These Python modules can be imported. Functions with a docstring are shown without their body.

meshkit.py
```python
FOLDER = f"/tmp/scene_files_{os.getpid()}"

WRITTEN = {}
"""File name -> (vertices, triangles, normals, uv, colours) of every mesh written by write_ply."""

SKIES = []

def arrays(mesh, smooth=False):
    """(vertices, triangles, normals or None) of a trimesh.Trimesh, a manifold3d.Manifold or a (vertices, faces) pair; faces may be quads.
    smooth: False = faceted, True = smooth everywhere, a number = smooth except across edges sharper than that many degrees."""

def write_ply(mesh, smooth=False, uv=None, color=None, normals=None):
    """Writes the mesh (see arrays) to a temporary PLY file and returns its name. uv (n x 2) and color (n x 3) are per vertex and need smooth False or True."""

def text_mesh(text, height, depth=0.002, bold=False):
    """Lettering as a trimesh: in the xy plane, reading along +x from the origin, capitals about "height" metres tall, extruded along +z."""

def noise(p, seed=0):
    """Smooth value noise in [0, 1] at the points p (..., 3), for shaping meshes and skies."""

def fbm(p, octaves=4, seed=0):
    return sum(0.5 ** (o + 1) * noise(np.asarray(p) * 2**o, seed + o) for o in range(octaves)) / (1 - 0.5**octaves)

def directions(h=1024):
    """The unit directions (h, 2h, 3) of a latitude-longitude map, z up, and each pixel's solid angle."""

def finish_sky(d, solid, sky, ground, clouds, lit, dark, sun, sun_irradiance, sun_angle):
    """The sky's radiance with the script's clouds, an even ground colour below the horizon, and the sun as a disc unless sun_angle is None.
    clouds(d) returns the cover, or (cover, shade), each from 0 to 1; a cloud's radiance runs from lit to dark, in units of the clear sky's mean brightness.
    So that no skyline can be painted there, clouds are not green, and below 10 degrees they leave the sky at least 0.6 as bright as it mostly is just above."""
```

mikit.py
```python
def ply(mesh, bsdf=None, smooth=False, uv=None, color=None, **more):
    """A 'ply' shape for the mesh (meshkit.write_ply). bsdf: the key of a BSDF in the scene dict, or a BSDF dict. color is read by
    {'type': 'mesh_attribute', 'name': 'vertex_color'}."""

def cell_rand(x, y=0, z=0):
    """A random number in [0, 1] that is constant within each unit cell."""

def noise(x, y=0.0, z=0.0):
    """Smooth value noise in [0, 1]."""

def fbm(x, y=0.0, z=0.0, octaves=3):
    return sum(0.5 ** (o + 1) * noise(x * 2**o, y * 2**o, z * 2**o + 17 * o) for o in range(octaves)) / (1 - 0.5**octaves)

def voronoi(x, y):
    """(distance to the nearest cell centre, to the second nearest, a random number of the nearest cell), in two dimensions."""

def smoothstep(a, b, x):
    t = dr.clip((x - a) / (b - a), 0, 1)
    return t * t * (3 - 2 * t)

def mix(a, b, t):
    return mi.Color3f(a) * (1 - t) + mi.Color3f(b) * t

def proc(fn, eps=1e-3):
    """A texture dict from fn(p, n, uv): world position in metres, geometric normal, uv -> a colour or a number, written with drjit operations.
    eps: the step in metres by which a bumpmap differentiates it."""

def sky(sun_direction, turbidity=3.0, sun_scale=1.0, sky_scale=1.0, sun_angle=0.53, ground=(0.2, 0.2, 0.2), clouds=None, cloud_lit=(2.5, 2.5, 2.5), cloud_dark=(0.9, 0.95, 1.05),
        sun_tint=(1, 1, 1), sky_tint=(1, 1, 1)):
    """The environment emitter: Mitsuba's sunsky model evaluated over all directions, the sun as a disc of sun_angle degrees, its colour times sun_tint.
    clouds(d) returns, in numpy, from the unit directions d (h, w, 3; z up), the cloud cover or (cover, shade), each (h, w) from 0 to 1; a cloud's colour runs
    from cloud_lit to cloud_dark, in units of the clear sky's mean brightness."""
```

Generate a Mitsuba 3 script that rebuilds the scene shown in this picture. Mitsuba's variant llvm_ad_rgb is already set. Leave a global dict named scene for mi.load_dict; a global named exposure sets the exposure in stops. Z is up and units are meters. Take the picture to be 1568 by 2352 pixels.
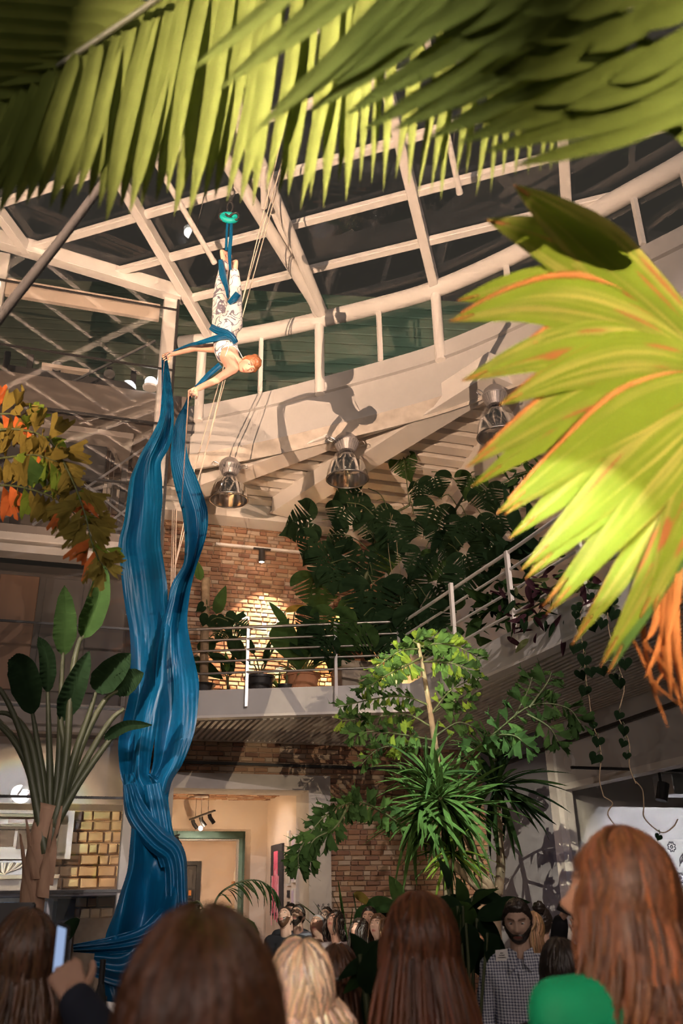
import math, random, numpy as np, trimesh, drjit as dr, mitsuba as mi, mikit, meshkit
import manifold3d as m3
from shapely.geometry import Polygon, LineString, MultiPolygon, box as sbox
from shapely import affinity
T = mi.ScalarTransform4f
# ---------------------------------------------------------------- camera, light, exposure
TH, RO, FPX = math.radians(24), math.radians(1.05), 2011.0
CAM = np.array([0, 0, 1.65])
F_ = np.array([0, math.cos(TH), math.sin(TH)])
_R0, _U0 = np.array([1.0, 0, 0]), np.array([0, -math.sin(TH), math.cos(TH)])
R_ = _R0 * math.cos(RO) - _U0 * math.sin(RO)
U_ = _U0 * math.cos(RO) + _R0 * math.sin(RO)
scene, labels = {}, {}
exposure = 0.62
scene['camera'] = {'type': 'thinlens', 'fov': math.degrees(2 * math.atan(784 / FPX)), 'fov_axis': 'x', 'aperture_radius': 0.0058, 'focus_distance': 10.5,
                   'near_clip': 0.05, 'far_clip': 300.0, 'to_world': T().look_at(origin=CAM.tolist(), target=(CAM + F_).tolist(), up=U_.tolist())}
scene['night_sky'] = {'type': 'constant', 'sampling_weight': 0.15, 'radiance': {'type': 'rgb', 'value': [0.019, 0.017, 0.014]}}
def spot(name, pos, target, rgb, power, cutoff, beam=None, w=1.0):
    scene[name] = {'type': 'spot', 'to_world': T().look_at(origin=list(map(float, pos)), target=list(map(float, target)), up=[0.05, 0.1, 1]),
                   'sampling_weight': w, 'intensity': {'type': 'rgb', 'value': [float(c * power) for c in rgb]}, 'cutoff_angle': float(cutoff), 'beam_width': float(cutoff * 0.6 if beam is None else beam)}
def lamp_disk(name, pos, target, rgb, radius):
    scene[name] = {'type': 'disk', 'to_world': T().look_at(origin=list(map(float, pos)), target=list(map(float, target)), up=[0.05, 0.1, 1]) @ T().scale(radius),
                   'emitter': {'type': 'area', 'sampling_weight': 2.5, 'radiance': {'type': 'rgb', 'value': list(map(float, rgb))}}, 'bsdf': {'type': 'diffuse', 'reflectance': {'type': 'rgb', 'value': [0.2, 0.2, 0.2]}}}
WARM, COOL = (1.0, 0.66, 0.43), (0.86, 0.92, 1.0)
# unseen spots, out of view, placed to light acrobat, roof, plants, walls and heads
spot('unseen_acrobat_flood', (3.2, -3.0, 2.6), (-0.9, 7.8, 7.2), WARM, 480, 11, 4, 2)  # unseen front flood, lights the acrobat from below
spot('added_silk_spot', (0.6, -3.5, 3.3), (-1.35, 7.2, 2.3), (1.0, 0.86, 0.78), 150, 7, 3)  # added low fill, brightens the lower end of the silk
spot('unseen_roof_flood', (-3.6, -2.0, 2.4), (-1.8, 10.0, 11.6), WARM, 900, 28, 12, 2)  # unseen flood at left, lights the roof bars
spot('unseen_lavender_flood', (2.0, -4.5, 3.2), (-1.3, 12.6, 9.6), (0.80, 0.78, 1.0), 14, 5, 3)  # out of view, throws a faint lavender patch on the curb
spot('unseen_cool_spot', (-2.4, -0.6, 1.9), (0.56, 1.94, 2.45), COOL, 420, 2.6, 1.0)  # unseen narrow beam, makes the bright patches on the fan leaf
spot('unseen_fan_spot', (1.5, -1.6, 2.05), (0.86, 1.95, 2.74), (1.0, 0.77, 0.5), 160, 15, 6, 1.6)  # out of view, placed to light the fan leaf
spot('unseen_frond_spot', (-2.6, -1.6, 1.9), (0.02, 1.74, 3.60), (1.0, 0.70, 0.58), 1150, 8.9, .6, 1.8)  # unseen, placed to light the middle of the hanging frond
spot('unseen_palm_spot', (-0.9, 3.2, 5.4), (0.72, 8.85, 4.05), (1.0, 0.86, 0.6), 520, 7, 3.5)  # unseen spot for the bright top of the fishtail palm
spot('unseen_tree_spot', (2.4, 3.6, 5.6), (0.85, 8.7, 2.5), (0.9, 1.0, 0.85), 240, 8, 4)  # out of view, lights the dragon tree crowns
spot('unseen_wall_wash', (0.6, 11.2, 4.2), (3.35, 15.9, 1.5), (0.55, 0.53, 1.0), 3.5, 20, 6, .6)  # unseen source of the bluish wash on the grey wall
spot('unseen_hair_spot', (-2.4, -3.2, 3.6), (0.66, 2.05, 1.55), (1.0, 0.68, 0.46), 75, 4, 2)  # unseen beam on the hair of the woman in green
spot('unseen_hair_spot_cool', (-0.4, -3.5, 3.9), (-0.12, 2.85, 1.38), (0.85, 0.82, 1.0), 260, 1.7, .8)  # unseen cool beam on the blond hair
spot('added_crowd_spot', (-2.2, 4.6, 4.2), (-0.3, 10.3, 2.3), (1.0, 0.78, 0.62), 36, 24, 12)  # added fill for the group by the doorway and the lower wall
spot('unseen_leaf_spot', (-3.6, 0.2, 2.2), (-1.55, 4.2, 3.0), (1.0, 0.92, 0.75), 6, 14, 7)  # unseen, placed to light the yellowing frond at left
spot('unseen_outdoor_spot', (3.0, 16.5, 14.0), (0.0, 21.0, 15.0), (0.75, 1.0, 0.75), 40, 80, 60, .6)  # unseen outdoor source, placed to light the sheet wall behind the clerestory
# added fill discs behind the camera, which brighten the whole hall
lamp_disk('added_fill_lamp', (1.0, -6.0, 5.0), (0.0, 8.0, 9.0), (100, 81, 73), 0.30)
lamp_disk('added_fill_lamp_001', (-5.0, -5.0, 4.5), (-1.0, 9.0, 8.0), (76, 62, 55), 0.30)
lamp_disk('added_fill_lamp_002', (4.5, -4.0, 9.5), (-0.5, 12.0, 4.0), (170, 140, 126), 0.30)
spot('added_balcony_spot', (3.8, 0.8, 8.4), (-0.6, 14.0, 2.9), (1.0, 0.82, 0.73), 130, 25, 15, 2)  # added fill spot, brightens the balcony front and lower far wall
for _i, _k in enumerate(('added_fill_lamp', 'added_fill_lamp_001', 'added_fill_lamp_002')):
    labels[_k] = {'label': 'added round fill lamp ' + ('in the middle behind the camera', 'at the left behind the camera', 'high up right behind the camera', 'high over the right balcony')[_i], 'category': 'lamp'}

# ---------------------------------------------------------------- helpers
A = np.array([math.cos(math.radians(18)), math.sin(math.radians(18)), 0])   # along the far wall
B = np.array([-A[1], A[0], 0])                                            # away from the camera
Z = np.array([0, 0, 1.0])
def ray(px, py): return F_ + R_ * (px - 784) / FPX + U_ * (1176 - py) / FPX
def PY(px, py, Y): d = ray(px, py); return CAM + d * (Y / d[1])
def PZ(px, py, z): d = ray(px, py); return CAM + d * ((z - CAM[2]) / d[2])
def PD(px, py, D): d = ray(px, py); return CAM + d / np.linalg.norm(d) * D
def PP(px, py, p, n): d = ray(px, py); return CAM + d * (np.dot(np.asarray(p) - CAM, n) / np.dot(d, n))
def V(*a): return np.array(a, float)
def unit(v): v = np.asarray(v, float); return v / max(np.linalg.norm(v), 1e-12)
def fresh(key):
    if key not in scene and key not in labels: return key
    i = 1
    while f'{key}_{i:03d}' in scene or f'{key}_{i:03d}' in labels: i += 1
    return f'{key}_{i:03d}'
_next = {}
def newkey(key):
    i = _next.get(key, -1) + 1
    _next[key] = i
    return key if i == 0 else f'{key}_{i:03d}'
def thing(name, label, cat, group=None):
    k = newkey(name); labels[k] = {'label': label, 'category': cat}
    if group: labels[k]['group'] = group
    return k
def put(name, mesh, mat, parent=None, smooth=False, label=None, **kw):
    k = newkey(parent + '__' + name if parent else name)
    scene[k] = mikit.ply(mesh, mat, smooth, **kw)
    if label: labels[k] = {'label': label}
    return k
def solo(name, label, cat, mesh, mat, smooth=False, group=None, **kw):
    k = put(name, mesh, mat, None, smooth, **kw); labels[k] = {'label': label, 'category': cat}
    if group: labels[k]['group'] = group
    return k
def struct(name, mesh, mat, smooth=False, parent=None, label=None, **kw):
    k = put(name, mesh, mat, parent, smooth, **kw)
    labels[k] = {'kind': 'structure'}
    if label: labels[k]['label'] = label
    return k
def again(src, name, parent, to_world):
    k = newkey(parent + '__' + name if parent else name)
    scene[k] = {**scene[src], 'to_world': to_world}
    return k
cat_ = lambda L: trimesh.util.concatenate(L)
def mat4(o, x, y, z): m = np.eye(4); m[:3, 0], m[:3, 1], m[:3, 2], m[:3, 3] = x, y, z, o; return m
def box(size, o=(0, 0, 0), x=(1, 0, 0), y=(0, 1, 0), z=(0, 0, 1), bev=0.0):
    """a box of full size along x, y, z, centred at o"""
    s = np.asarray(size, float)
    if bev > 0:
        h = s / 2; b = min(bev, h.min() * 0.9)
        pts = [[sx * (h[0] - (0 if k == 0 else b)), sy * (h[1] - (0 if k == 1 else b)), sz * (h[2] - (0 if k == 2 else b))] for k in range(3) for sx in (-1, 1) for sy in (-1, 1) for sz in (-1, 1)]
        m = m3.Manifold.hull_points(np.array(pts)).to_mesh()
        m = trimesh.Trimesh(m.vert_properties[:, :3], m.tri_verts, process=False)
    else: m = trimesh.creation.box(s)
    m.apply_transform(mat4(o, unit(x), unit(y), unit(z)))
    return m
def bar(p, q, w, h=None, up=Z, bev=0.0):
    p, q = np.asarray(p, float), np.asarray(q, float); h = w if h is None else h
    x = unit(q - p); y = unit(np.cross(up, x)); z = np.cross(x, y)
    return box((np.linalg.norm(q - p), w, h), (p + q) / 2, x, y, z, bev)
def quad(a, b, c, d): return trimesh.Trimesh(np.array([a, b, c, d], float), [[0, 1, 2], [0, 2, 3]], process=False)
def slab(a, b, c, d, t):
    """a thick sheet: the quad a b c d and its copy moved by the vector t"""
    P = np.array([a, b, c, d], float)
    return m_hull(np.vstack([P, P + np.asarray(t)]))
def m_hull(pts):
    m = m3.Manifold.hull_points(np.asarray(pts, float)).to_mesh()
    return trimesh.Trimesh(m.vert_properties[:, :3].astype(float), m.tri_verts, process=False)
def spline(pts, n):
    pts = np.asarray(pts, float)
    if len(pts) == 2: return pts[0] + (pts[1] - pts[0]) * np.linspace(0, 1, n)[:, None]
    P = np.vstack([2 * pts[0] - pts[1], pts, 2 * pts[-1] - pts[-2]])
    t = np.linspace(0, len(pts) - 1 - 1e-9, n); i = t.astype(int); u = (t - i)[:, None]
    p0, p1, p2, p3 = P[i], P[i + 1], P[i + 2], P[i + 3]
    return 0.5 * (2 * p1 + (p2 - p0) * u + (2 * p0 - 5 * p1 + 4 * p2 - p3) * u**2 + (3 * p1 - p0 - 3 * p2 + p3) * u**3)
def frames(path, up=None):
    path = np.asarray(path, float); t = np.gradient(path, axis=0); t /= np.linalg.norm(t, axis=1, keepdims=True) + 1e-12
    u = np.array([0.31, 0.17, 0.93]) if up is None else np.asarray(up, float)
    a = np.cross(t, u); a /= np.linalg.norm(a, axis=1, keepdims=True) + 1e-9
    return t, a, np.cross(a, t)
def tube(path, r, seg=8, caps=True, up=None):
    path = np.asarray(path, float); n = len(path); r = np.broadcast_to(np.asarray(r, float), (n,))
    t, a, b = frames(path, up); th = np.arange(seg) * 2 * np.pi / seg
    v = path[:, None] + r[:, None, None] * (np.cos(th)[None, :, None] * a[:, None] + np.sin(th)[None, :, None] * b[:, None])
    i = np.arange(n - 1)[:, None] * seg; j = np.arange(seg)[None]; k = (j + 1) % seg
    f = np.concatenate([np.stack([i + j, i + k, i + seg + k], -1).reshape(-1, 3), np.stack([i + j, i + seg + k, i + seg + j], -1).reshape(-1, 3)])
    v = v.reshape(-1, 3)
    if caps:
        v = np.vstack([v, path[0], path[-1]]); N = n * seg; j = np.arange(seg); k = (j + 1) % seg
        f = np.vstack([f, np.stack([j * 0 + N, k, j], 1), np.stack([j * 0 + N + 1, j + N - seg, k + N - seg], 1)])
    return trimesh.Trimesh(v, f, process=False)
def grid(P):
    """a sheet through the points P (n, m, 3)"""
    P = np.asarray(P, float); n, m = P.shape[:2]; i = np.arange(n - 1)[:, None] * m; j = np.arange(m - 1)[None]
    f = np.concatenate([np.stack([i + j, i + j + 1, i + m + j + 1], -1).reshape(-1, 3), np.stack([i + j, i + m + j + 1, i + m + j], -1).reshape(-1, 3)])
    return trimesh.Trimesh(P.reshape(-1, 3), f, process=False)
def lathe(prof, o, z=Z, seg=24):
    prof = np.asarray(prof, float); z = unit(z); x = unit(np.cross([0.3, 0.9, 0.2], z)); y = np.cross(z, x); th = np.linspace(0, 2 * np.pi, seg + 1)
    P = np.asarray(o) + prof[:, 0, None, None] * (np.cos(th)[None, :, None] * x + np.sin(th)[None, :, None] * y) + prof[:, 1, None, None] * z
    m = grid(P); m.merge_vertices(); return m
def prism(poly, z0, z1, M=None):
    """shapely polygon(s) extruded from z0 to z1, then moved by the matrix M"""
    L = []
    for g in (poly.geoms if hasattr(poly, 'geoms') else [poly]):
        if g.geom_type == 'Polygon' and g.area > 1e-7:
            m = trimesh.creation.extrude_polygon(g, z1 - z0, engine='earcut'); m.apply_translation([0, 0, z0]); L.append(m)
    if not L: return None
    m = cat_(L)
    if M is not None: m.apply_transform(M)
    return m

# ---------------------------------------------------------------- materials
def rgb(c): return {'type': 'rgb', 'value': list(map(float, c))}
def mat(name, color, rough=0.6, metallic=0.0, two=True, spec=0.5, **kw):
    d = {'type': 'principled', 'base_color': color if isinstance(color, dict) else rgb(color), 'roughness': rough, 'metallic': float(metallic), **kw}
    if metallic == 0: d['specular'] = spec
    scene[name] = {'type': 'twosided', 'b': d} if two else d
    return name
fbm, noise = mikit.fbm, mikit.noise
def mottled(c0, c1, s, oct=3): return mikit.proc(lambda p, n, uv: mikit.mix(c0, c1, fbm(p.x * s, p.y * s, p.z * s, oct)))
VC = {'type': 'mesh_attribute', 'name': 'vertex_color'}
mat('m_white', (0.72, 0.69, 0.66), 0.45)
mat('m_fascia', mottled((0.54, 0.525, 0.52), (0.60, 0.585, 0.575), 2.5), 0.7)
mat('m_curb', mottled((0.42, 0.41, 0.405), (0.47, 0.46, 0.455), 2.5), 0.7)
mat('m_plaster', mottled((0.50, 0.48, 0.47), (0.58, 0.56, 0.55), 1.6), 0.85)
mat('m_greywall', mottled((0.145, 0.145, 0.175), (0.18, 0.178, 0.205), 1.3), 0.8)
mat('m_concrete', mottled((0.42, 0.385, 0.36), (0.56, 0.52, 0.49), 4.0, 4), 0.85)
mat('m_cream', mottled((0.60, 0.50, 0.42), (0.66, 0.56, 0.47), 2.0), 0.8)
mat('m_green', mottled((0.10, 0.16, 0.12), (0.13, 0.20, 0.15), 3.0), 0.75)
mat('m_deck', (0.60, 0.56, 0.52), 0.5)
mat('m_black', (0.02, 0.02, 0.022), 0.45)
mat('m_dark', (0.05, 0.048, 0.05), 0.6)
mat('m_steel', (0.55, 0.53, 0.52), 0.3, 1.0)
mat('m_mirror', (0.86, 0.84, 0.82), 0.13, 1.0)
mat('m_greymetal', (0.30, 0.28, 0.28), 0.4, 0.5)
mat('m_galv', mottled((0.42, 0.43, 0.45), (0.60, 0.61, 0.63), 9.0), 0.32, 0.9)
mat('m_mortar', mottled((0.30, 0.22, 0.16), (0.42, 0.33, 0.25), 14.0), 0.95)
mat('m_floor', mottled((0.16, 0.13, 0.11), (0.22, 0.19, 0.16), 1.0), 0.35)
mat('m_mottledband', mottled((0.32, 0.28, 0.24), (0.70, 0.64, 0.58), 5.0, 4), 0.4)  # brown and pale mottle of the curb underside
BR = [(0.33, 0.19, 0.125), (0.38, 0.24, 0.155), (0.29, 0.155, 0.10), (0.42, 0.30, 0.21), (0.35, 0.205, 0.13), (0.24, 0.13, 0.09), (0.44, 0.34, 0.26)]
for i, c in enumerate(BR): mat(f'm_brick{i}', c, 0.9, spec=0.2)
mat('m_vc', VC, 0.85, spec=0.3)
mat('m_vcgloss', VC, 0.35)
scene['m_shaftglass'] = {'type': 'thindielectric', 'int_ior': 2.4}  # shaft glass, index raised to strengthen its reflections
scene['m_pane'] = {'type': 'thindielectric', 'int_ior': 1.55}
# ---------------------------------------------------------------- skylight over the hall
T0 = PY(735, 720, 12.7)
d1, d2 = unit(ray(-4030, 1760)), unit(ray(1410, 2375))
NR = unit(np.cross(d2, d1)); NR = NR if NR[2] > 0 else -NR
_inv = np.linalg.pinv(np.stack([d1, d2], 1))
def ab(px, py): return _inv @ (PP(px, py, T0, NR) - T0)
def roof(a, b, up=0.0): return T0 + d1 * a + d2 * b + NR * up
ring_px = [(418, 776), (520, 764), (630, 745), (735, 721), (870, 688), (1000, 650), (1160, 580), (1330, 490), (1450, 424), (1568, 358), (1700, 270)]
ring_ab = spline([ab(*p) for p in ring_px], 41)
S0 = PP(412, 665, T0, NR)                                             # top right corner of the lift shaft
shaft_l = S0 - A * 3.3
s_ab = lambda P: _inv @ (P - T0)
fx = lambda P: (P[0], P[1])
far_left = S0 - A * 9
hall = Polygon([fx(p) for p in ring_ab] + [(-9, -9.5), (-9, -17), (11, -17), fx(s_ab(far_left)), fx(s_ab(S0))])
SK = 'skylight'
labels[SK] = {'kind': 'structure', 'label': 'sloping glazed roof with white steel bars'}
Lb = [np.mean([ab(*p)[1] for p in L]) for L in ([(100, 434), (510, 290), (1045, 130)], [(85, 575), (320, 490), (620, 385), (920, 310), (1240, 240)], [(265, 620), (650, 520), (945, 435), (1310, 345)], [(445, 680), (690, 610), (985, 550), (1300, 480)])]
Ma = [np.mean([ab(*p)[0] for p in L]) for L in ([(0, 480), (80, 580)], [(240, 340), (330, 490), (480, 755)], [(600, 380), (735, 715)], [(890, 190), (945, 420), (1000, 650)], [(1285, 210), (1300, 440), (1305, 540)])]
step, mstep = (Lb[3] - Lb[0]) / 3, (Ma[0] - Ma[4]) / 4
Lb = [Lb[0] - step * k for k in range(9, 0, -1)] + Lb
Ma = [Ma[0] + mstep * 2, Ma[0] + mstep] + Ma + [Ma[4] - mstep, Ma[4] - 2 * mstep]
def roofbar(p, q, w, h, name):
    seg = LineString([p, q]).intersection(hall)
    for g in (seg.geoms if hasattr(seg, 'geoms') else [seg]):
        if g.geom_type == 'LineString' and g.length > 0.2:
            c = np.array(g.coords); put(name, bar(roof(*c[0], -h / 2), roof(*c[-1], -h / 2), w, h, NR, 0.012), 'm_white', SK)
for b in Lb: roofbar((-14, b), (14, b), 0.13, 0.10, 'purlin')
for i, a in enumerate(Ma): roofbar((a, -18), (a, 6), 0.15, 0.2, 'rafter')
aa, bb = sorted(Ma), sorted(Lb + [Lb[-1] + step, Lb[-1] + 2 * step])
bb = [bb[0] - step] + bb
for i in range(len(aa) - 1):
    for j in range(len(bb) - 1):
        cell = sbox(aa[i] + .05, bb[j] + .04, aa[i + 1] - .05, bb[j + 1] - .04).intersection(hall)
        if cell.is_empty or cell.area < 0.05 or cell.geom_type != 'Polygon': continue
        c = np.array(cell.exterior.coords)[:-1]
        f = [[0, k, k + 1] for k in range(1, len(c) - 1)]
        put('pane', trimesh.Trimesh([roof(*p, 0.02) for p in c], f, process=False), 'm_pane', SK)
# tie tubes below the glass, where they meet the ring
for p0, p1, r in [((470, 290), (736, 718), 0.10), ((585, 340), (742, 718), 0.085)]:
    q0, q1 = PP(*p0, T0 - NR * 0.5, NR), PP(*p1, T0 - NR * 0.12, NR)
    put('tie_tube', tube([q0 + (q0 - q1) * 0.5, q0, q1], r, 14), 'm_white', SK, smooth=60)
q0, q1 = PP(606, 380, T0 - NR * .5, NR), PP(606, 476, T0 - NR * .5, NR)
put('tie_tube', tube([q0, q1], .05, 10), 'm_white', SK, smooth=60)
# ring tube, clerestory, curb
ring = np.array([roof(*p, -0.14) for p in ring_ab])
put('ring_tube', tube(ring, 0.145, 16), 'm_white', SK, smooth=60)
plan = ring.copy()
ZS, ZM, ZL, ZB = 9.83, 9.53, 8.87, 8.66
def band(z0, z1, off0=0.0, off1=None):
    off1 = off0 if off1 is None else off1
    t = np.gradient(plan[:, :2], axis=0); nrm = np.stack([-t[:, 1], t[:, 0]], 1); nrm /= np.linalg.norm(nrm, axis=1, keepdims=True)
    nrm *= np.where((nrm @ np.array([0, 1.0]))[:, None] < 0, -1, 1)
    z0, z1 = np.broadcast_to(z0, len(plan)), np.broadcast_to(z1, len(plan))
    return grid(np.stack([np.column_stack([plan[:, :2] + nrm * off0, z0]), np.column_stack([plan[:, :2] + nrm * off1, z1])], 1))
CU = 'trim_1'
labels[CU] = {'kind': 'structure', 'label': 'curved white curb below the skylight'}
put('upper_band', cat_([band(ZM, ZS, 0.02), band(ZS, ZS, 0.02, 0.3)]), 'm_curb', CU)
put('lower_band', cat_([band(ZL, ZM - .02, 0.05), band(ZM - .02, ZM - .02, .05, -.03), band(ZM - .02, ZM, -.03), band(ZM, ZM, -.03, .02)]), 'm_curb', CU)
put('underside', cat_([band(ZB, ZL, 0.22, 0.05), band(ZB, ZB + .5, 0.22, 1.2)]), 'm_mottledband', CU)
for px, thick in [(735, 1), (1003, 1), (470, 1), (1300, 1), (1568, 1), (610, 0), (871, 0), (1157, 0), (1440, 0)]:
    c = ring[np.argmin([abs((784 + FPX * ((p - CAM) @ R_) / ((p - CAM) @ F_)) - px) for p in ring])]
    if thick: put('clerestory_post', tube([V(c[0], c[1], ZM - .05), c], 0.085, 14), 'm_white', SK, smooth=60)
    else: put('clerestory_mullion', bar(V(c[0], c[1], ZS), c, 0.07, 0.07, A), 'm_white', SK)
put('clerestory_pane', band(ZS, ring[:, 2], 0.06), 'm_pane', SK)
# roofs outside, seen through the glass: ribbed grey sheet on a neighbouring building
mat('m_sheet', (0.16, 0.18, 0.14), 0.6)
rs = [slab(V(-11, 21, 12), V(15, 24, 12), V(15, 24, 19), V(-11, 21, 19), V(0, .1, 0))] + [bar(V(-11, 20.95, 12.2 + .36 * k), V(15, 23.95, 12.2 + .36 * k), .08, .2, Z, .02) for k in range(19)]
for x in (-6, -1.2, 3.4, 8.5): rs.append(bar(V(x, 20.4 + (x + 11) * .115, 11), V(x, 20.4 + (x + 11) * .115, 19), .12, .12))
struct('wall_neighbour', cat_(rs), 'm_sheet', label='ribbed sheet wall of the building outside the clerestory')
# two thin metal rods under the glass
for p0, p1, g in [((362, 380), (489, 598), 'ending over the acrobat'), ((1008, 220), (1054, 437), 'hanging under the right bays')]:
    q0, q1 = PP(*p0, T0 - NR * .9, NR), PP(*p1, T0 - NR * .9, NR)
    q2 = q0 + (q0 - q1) * 0.7
    t = thing('metal_rod', f'thin white metal rod below the skylight, {g}', 'rod')
    put('rod', tube([q2, q1], 0.042, 10), 'm_white', t, smooth=60)
    put('end_cap', tube([q1, q1 + unit(q1 - q0) * .05], 0.047, 10), 'm_white', t, smooth=60)
    for f in (.25, .8):
        c = q2 + (q1 - q2) * f; put('hanger', tube([c, c + NR * .9], 0.008, 6), 'm_steel', t)

# ---------------------------------------------------------------- walls, floor, ceiling
W0 = PY(600, 1700, 16.8); W0[2] = 0
def wall(u, z, off=0.0): return W0 + A * u + Z * z - B * off              # a point of the far wall, off metres in front of it
WM = mat4(W0, A, Z, -B)                                                   # (u, z, out of the wall)
def wprism(poly, o0, o1): return prism(poly, o0, o1, WM)
CZ = 9.05
struct('floor', slab(V(-14, -10, 0), V(14, -10, 0), V(14, 36, 0), V(-14, 36, 0), V(0, 0, -.2)), 'm_floor')
UL, UP, UR = -6.5, 2.62, 4.52          # left end, brick/plaster joint upstairs, right corner
D0, D1, DZ = -1.59, 0.91, 3.56         # doorway
F0, F1, FZ = -1.98, 1.33, 3.83         # its concrete surround
brick_low = Polygon([(UL, 0), (UR, 0), (UR, 4.62), (UL, 4.62)]).difference(sbox(F0, -1, F1, FZ))
brick_up = sbox(UL, 4.85, UP, 8.9)
struct('wall_far', cat_([wprism(brick_low, -.3, -.02), wprism(sbox(UL, 4.6, UP, 9.2), -.3, -.02)]), 'm_mortar', label='brick wall at the far end of the hall, two storeys high')
rng = np.random.default_rng(5)
def lay_bricks(region, L, H, joint, depth=0.045, seed=0):
    """brick rectangles (u0, z0, u1, z1) of a running bond, cut to the region"""
    r = np.random.default_rng(seed); out = []; x0, y0, x1, y1 = region.bounds; n = 0; z = y0
    while z < y1 - .02:
        h = H * r.uniform(.92, 1.08); u = x0 - r.uniform(0, L)
        while u < x1:
            l = L * (r.uniform(.9, 1.1) if r.random() < .62 else r.uniform(.45, .6))
            p = sbox(u, z, u + l - joint, z + h - joint).intersection(region)
            if not p.is_empty and p.area > 0.25 * l * h: out.append(p.bounds)
            u += l
        z += h; n += 1
    return out
def brick_mesh(var):
    r = np.random.default_rng(100 + var); h = np.array([.5, .5, .5])
    pts = []
    for sx in (-1, 1):
        for sy in (-1, 1):
            pts.append([sx * .5, sy * .5, -.5]); pts.append([sx * .5, sy * .5, .1 + r.uniform(-.2, .15)])
            pts.append([sx * (.46 + r.uniform(-.03, .02)), sy * (.38 + r.uniform(-.06, .05)), .5 + r.uniform(-.25, 0.1)])
    return m_hull(pts)
bm = [brick_mesh(i) for i in range(7)]
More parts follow.
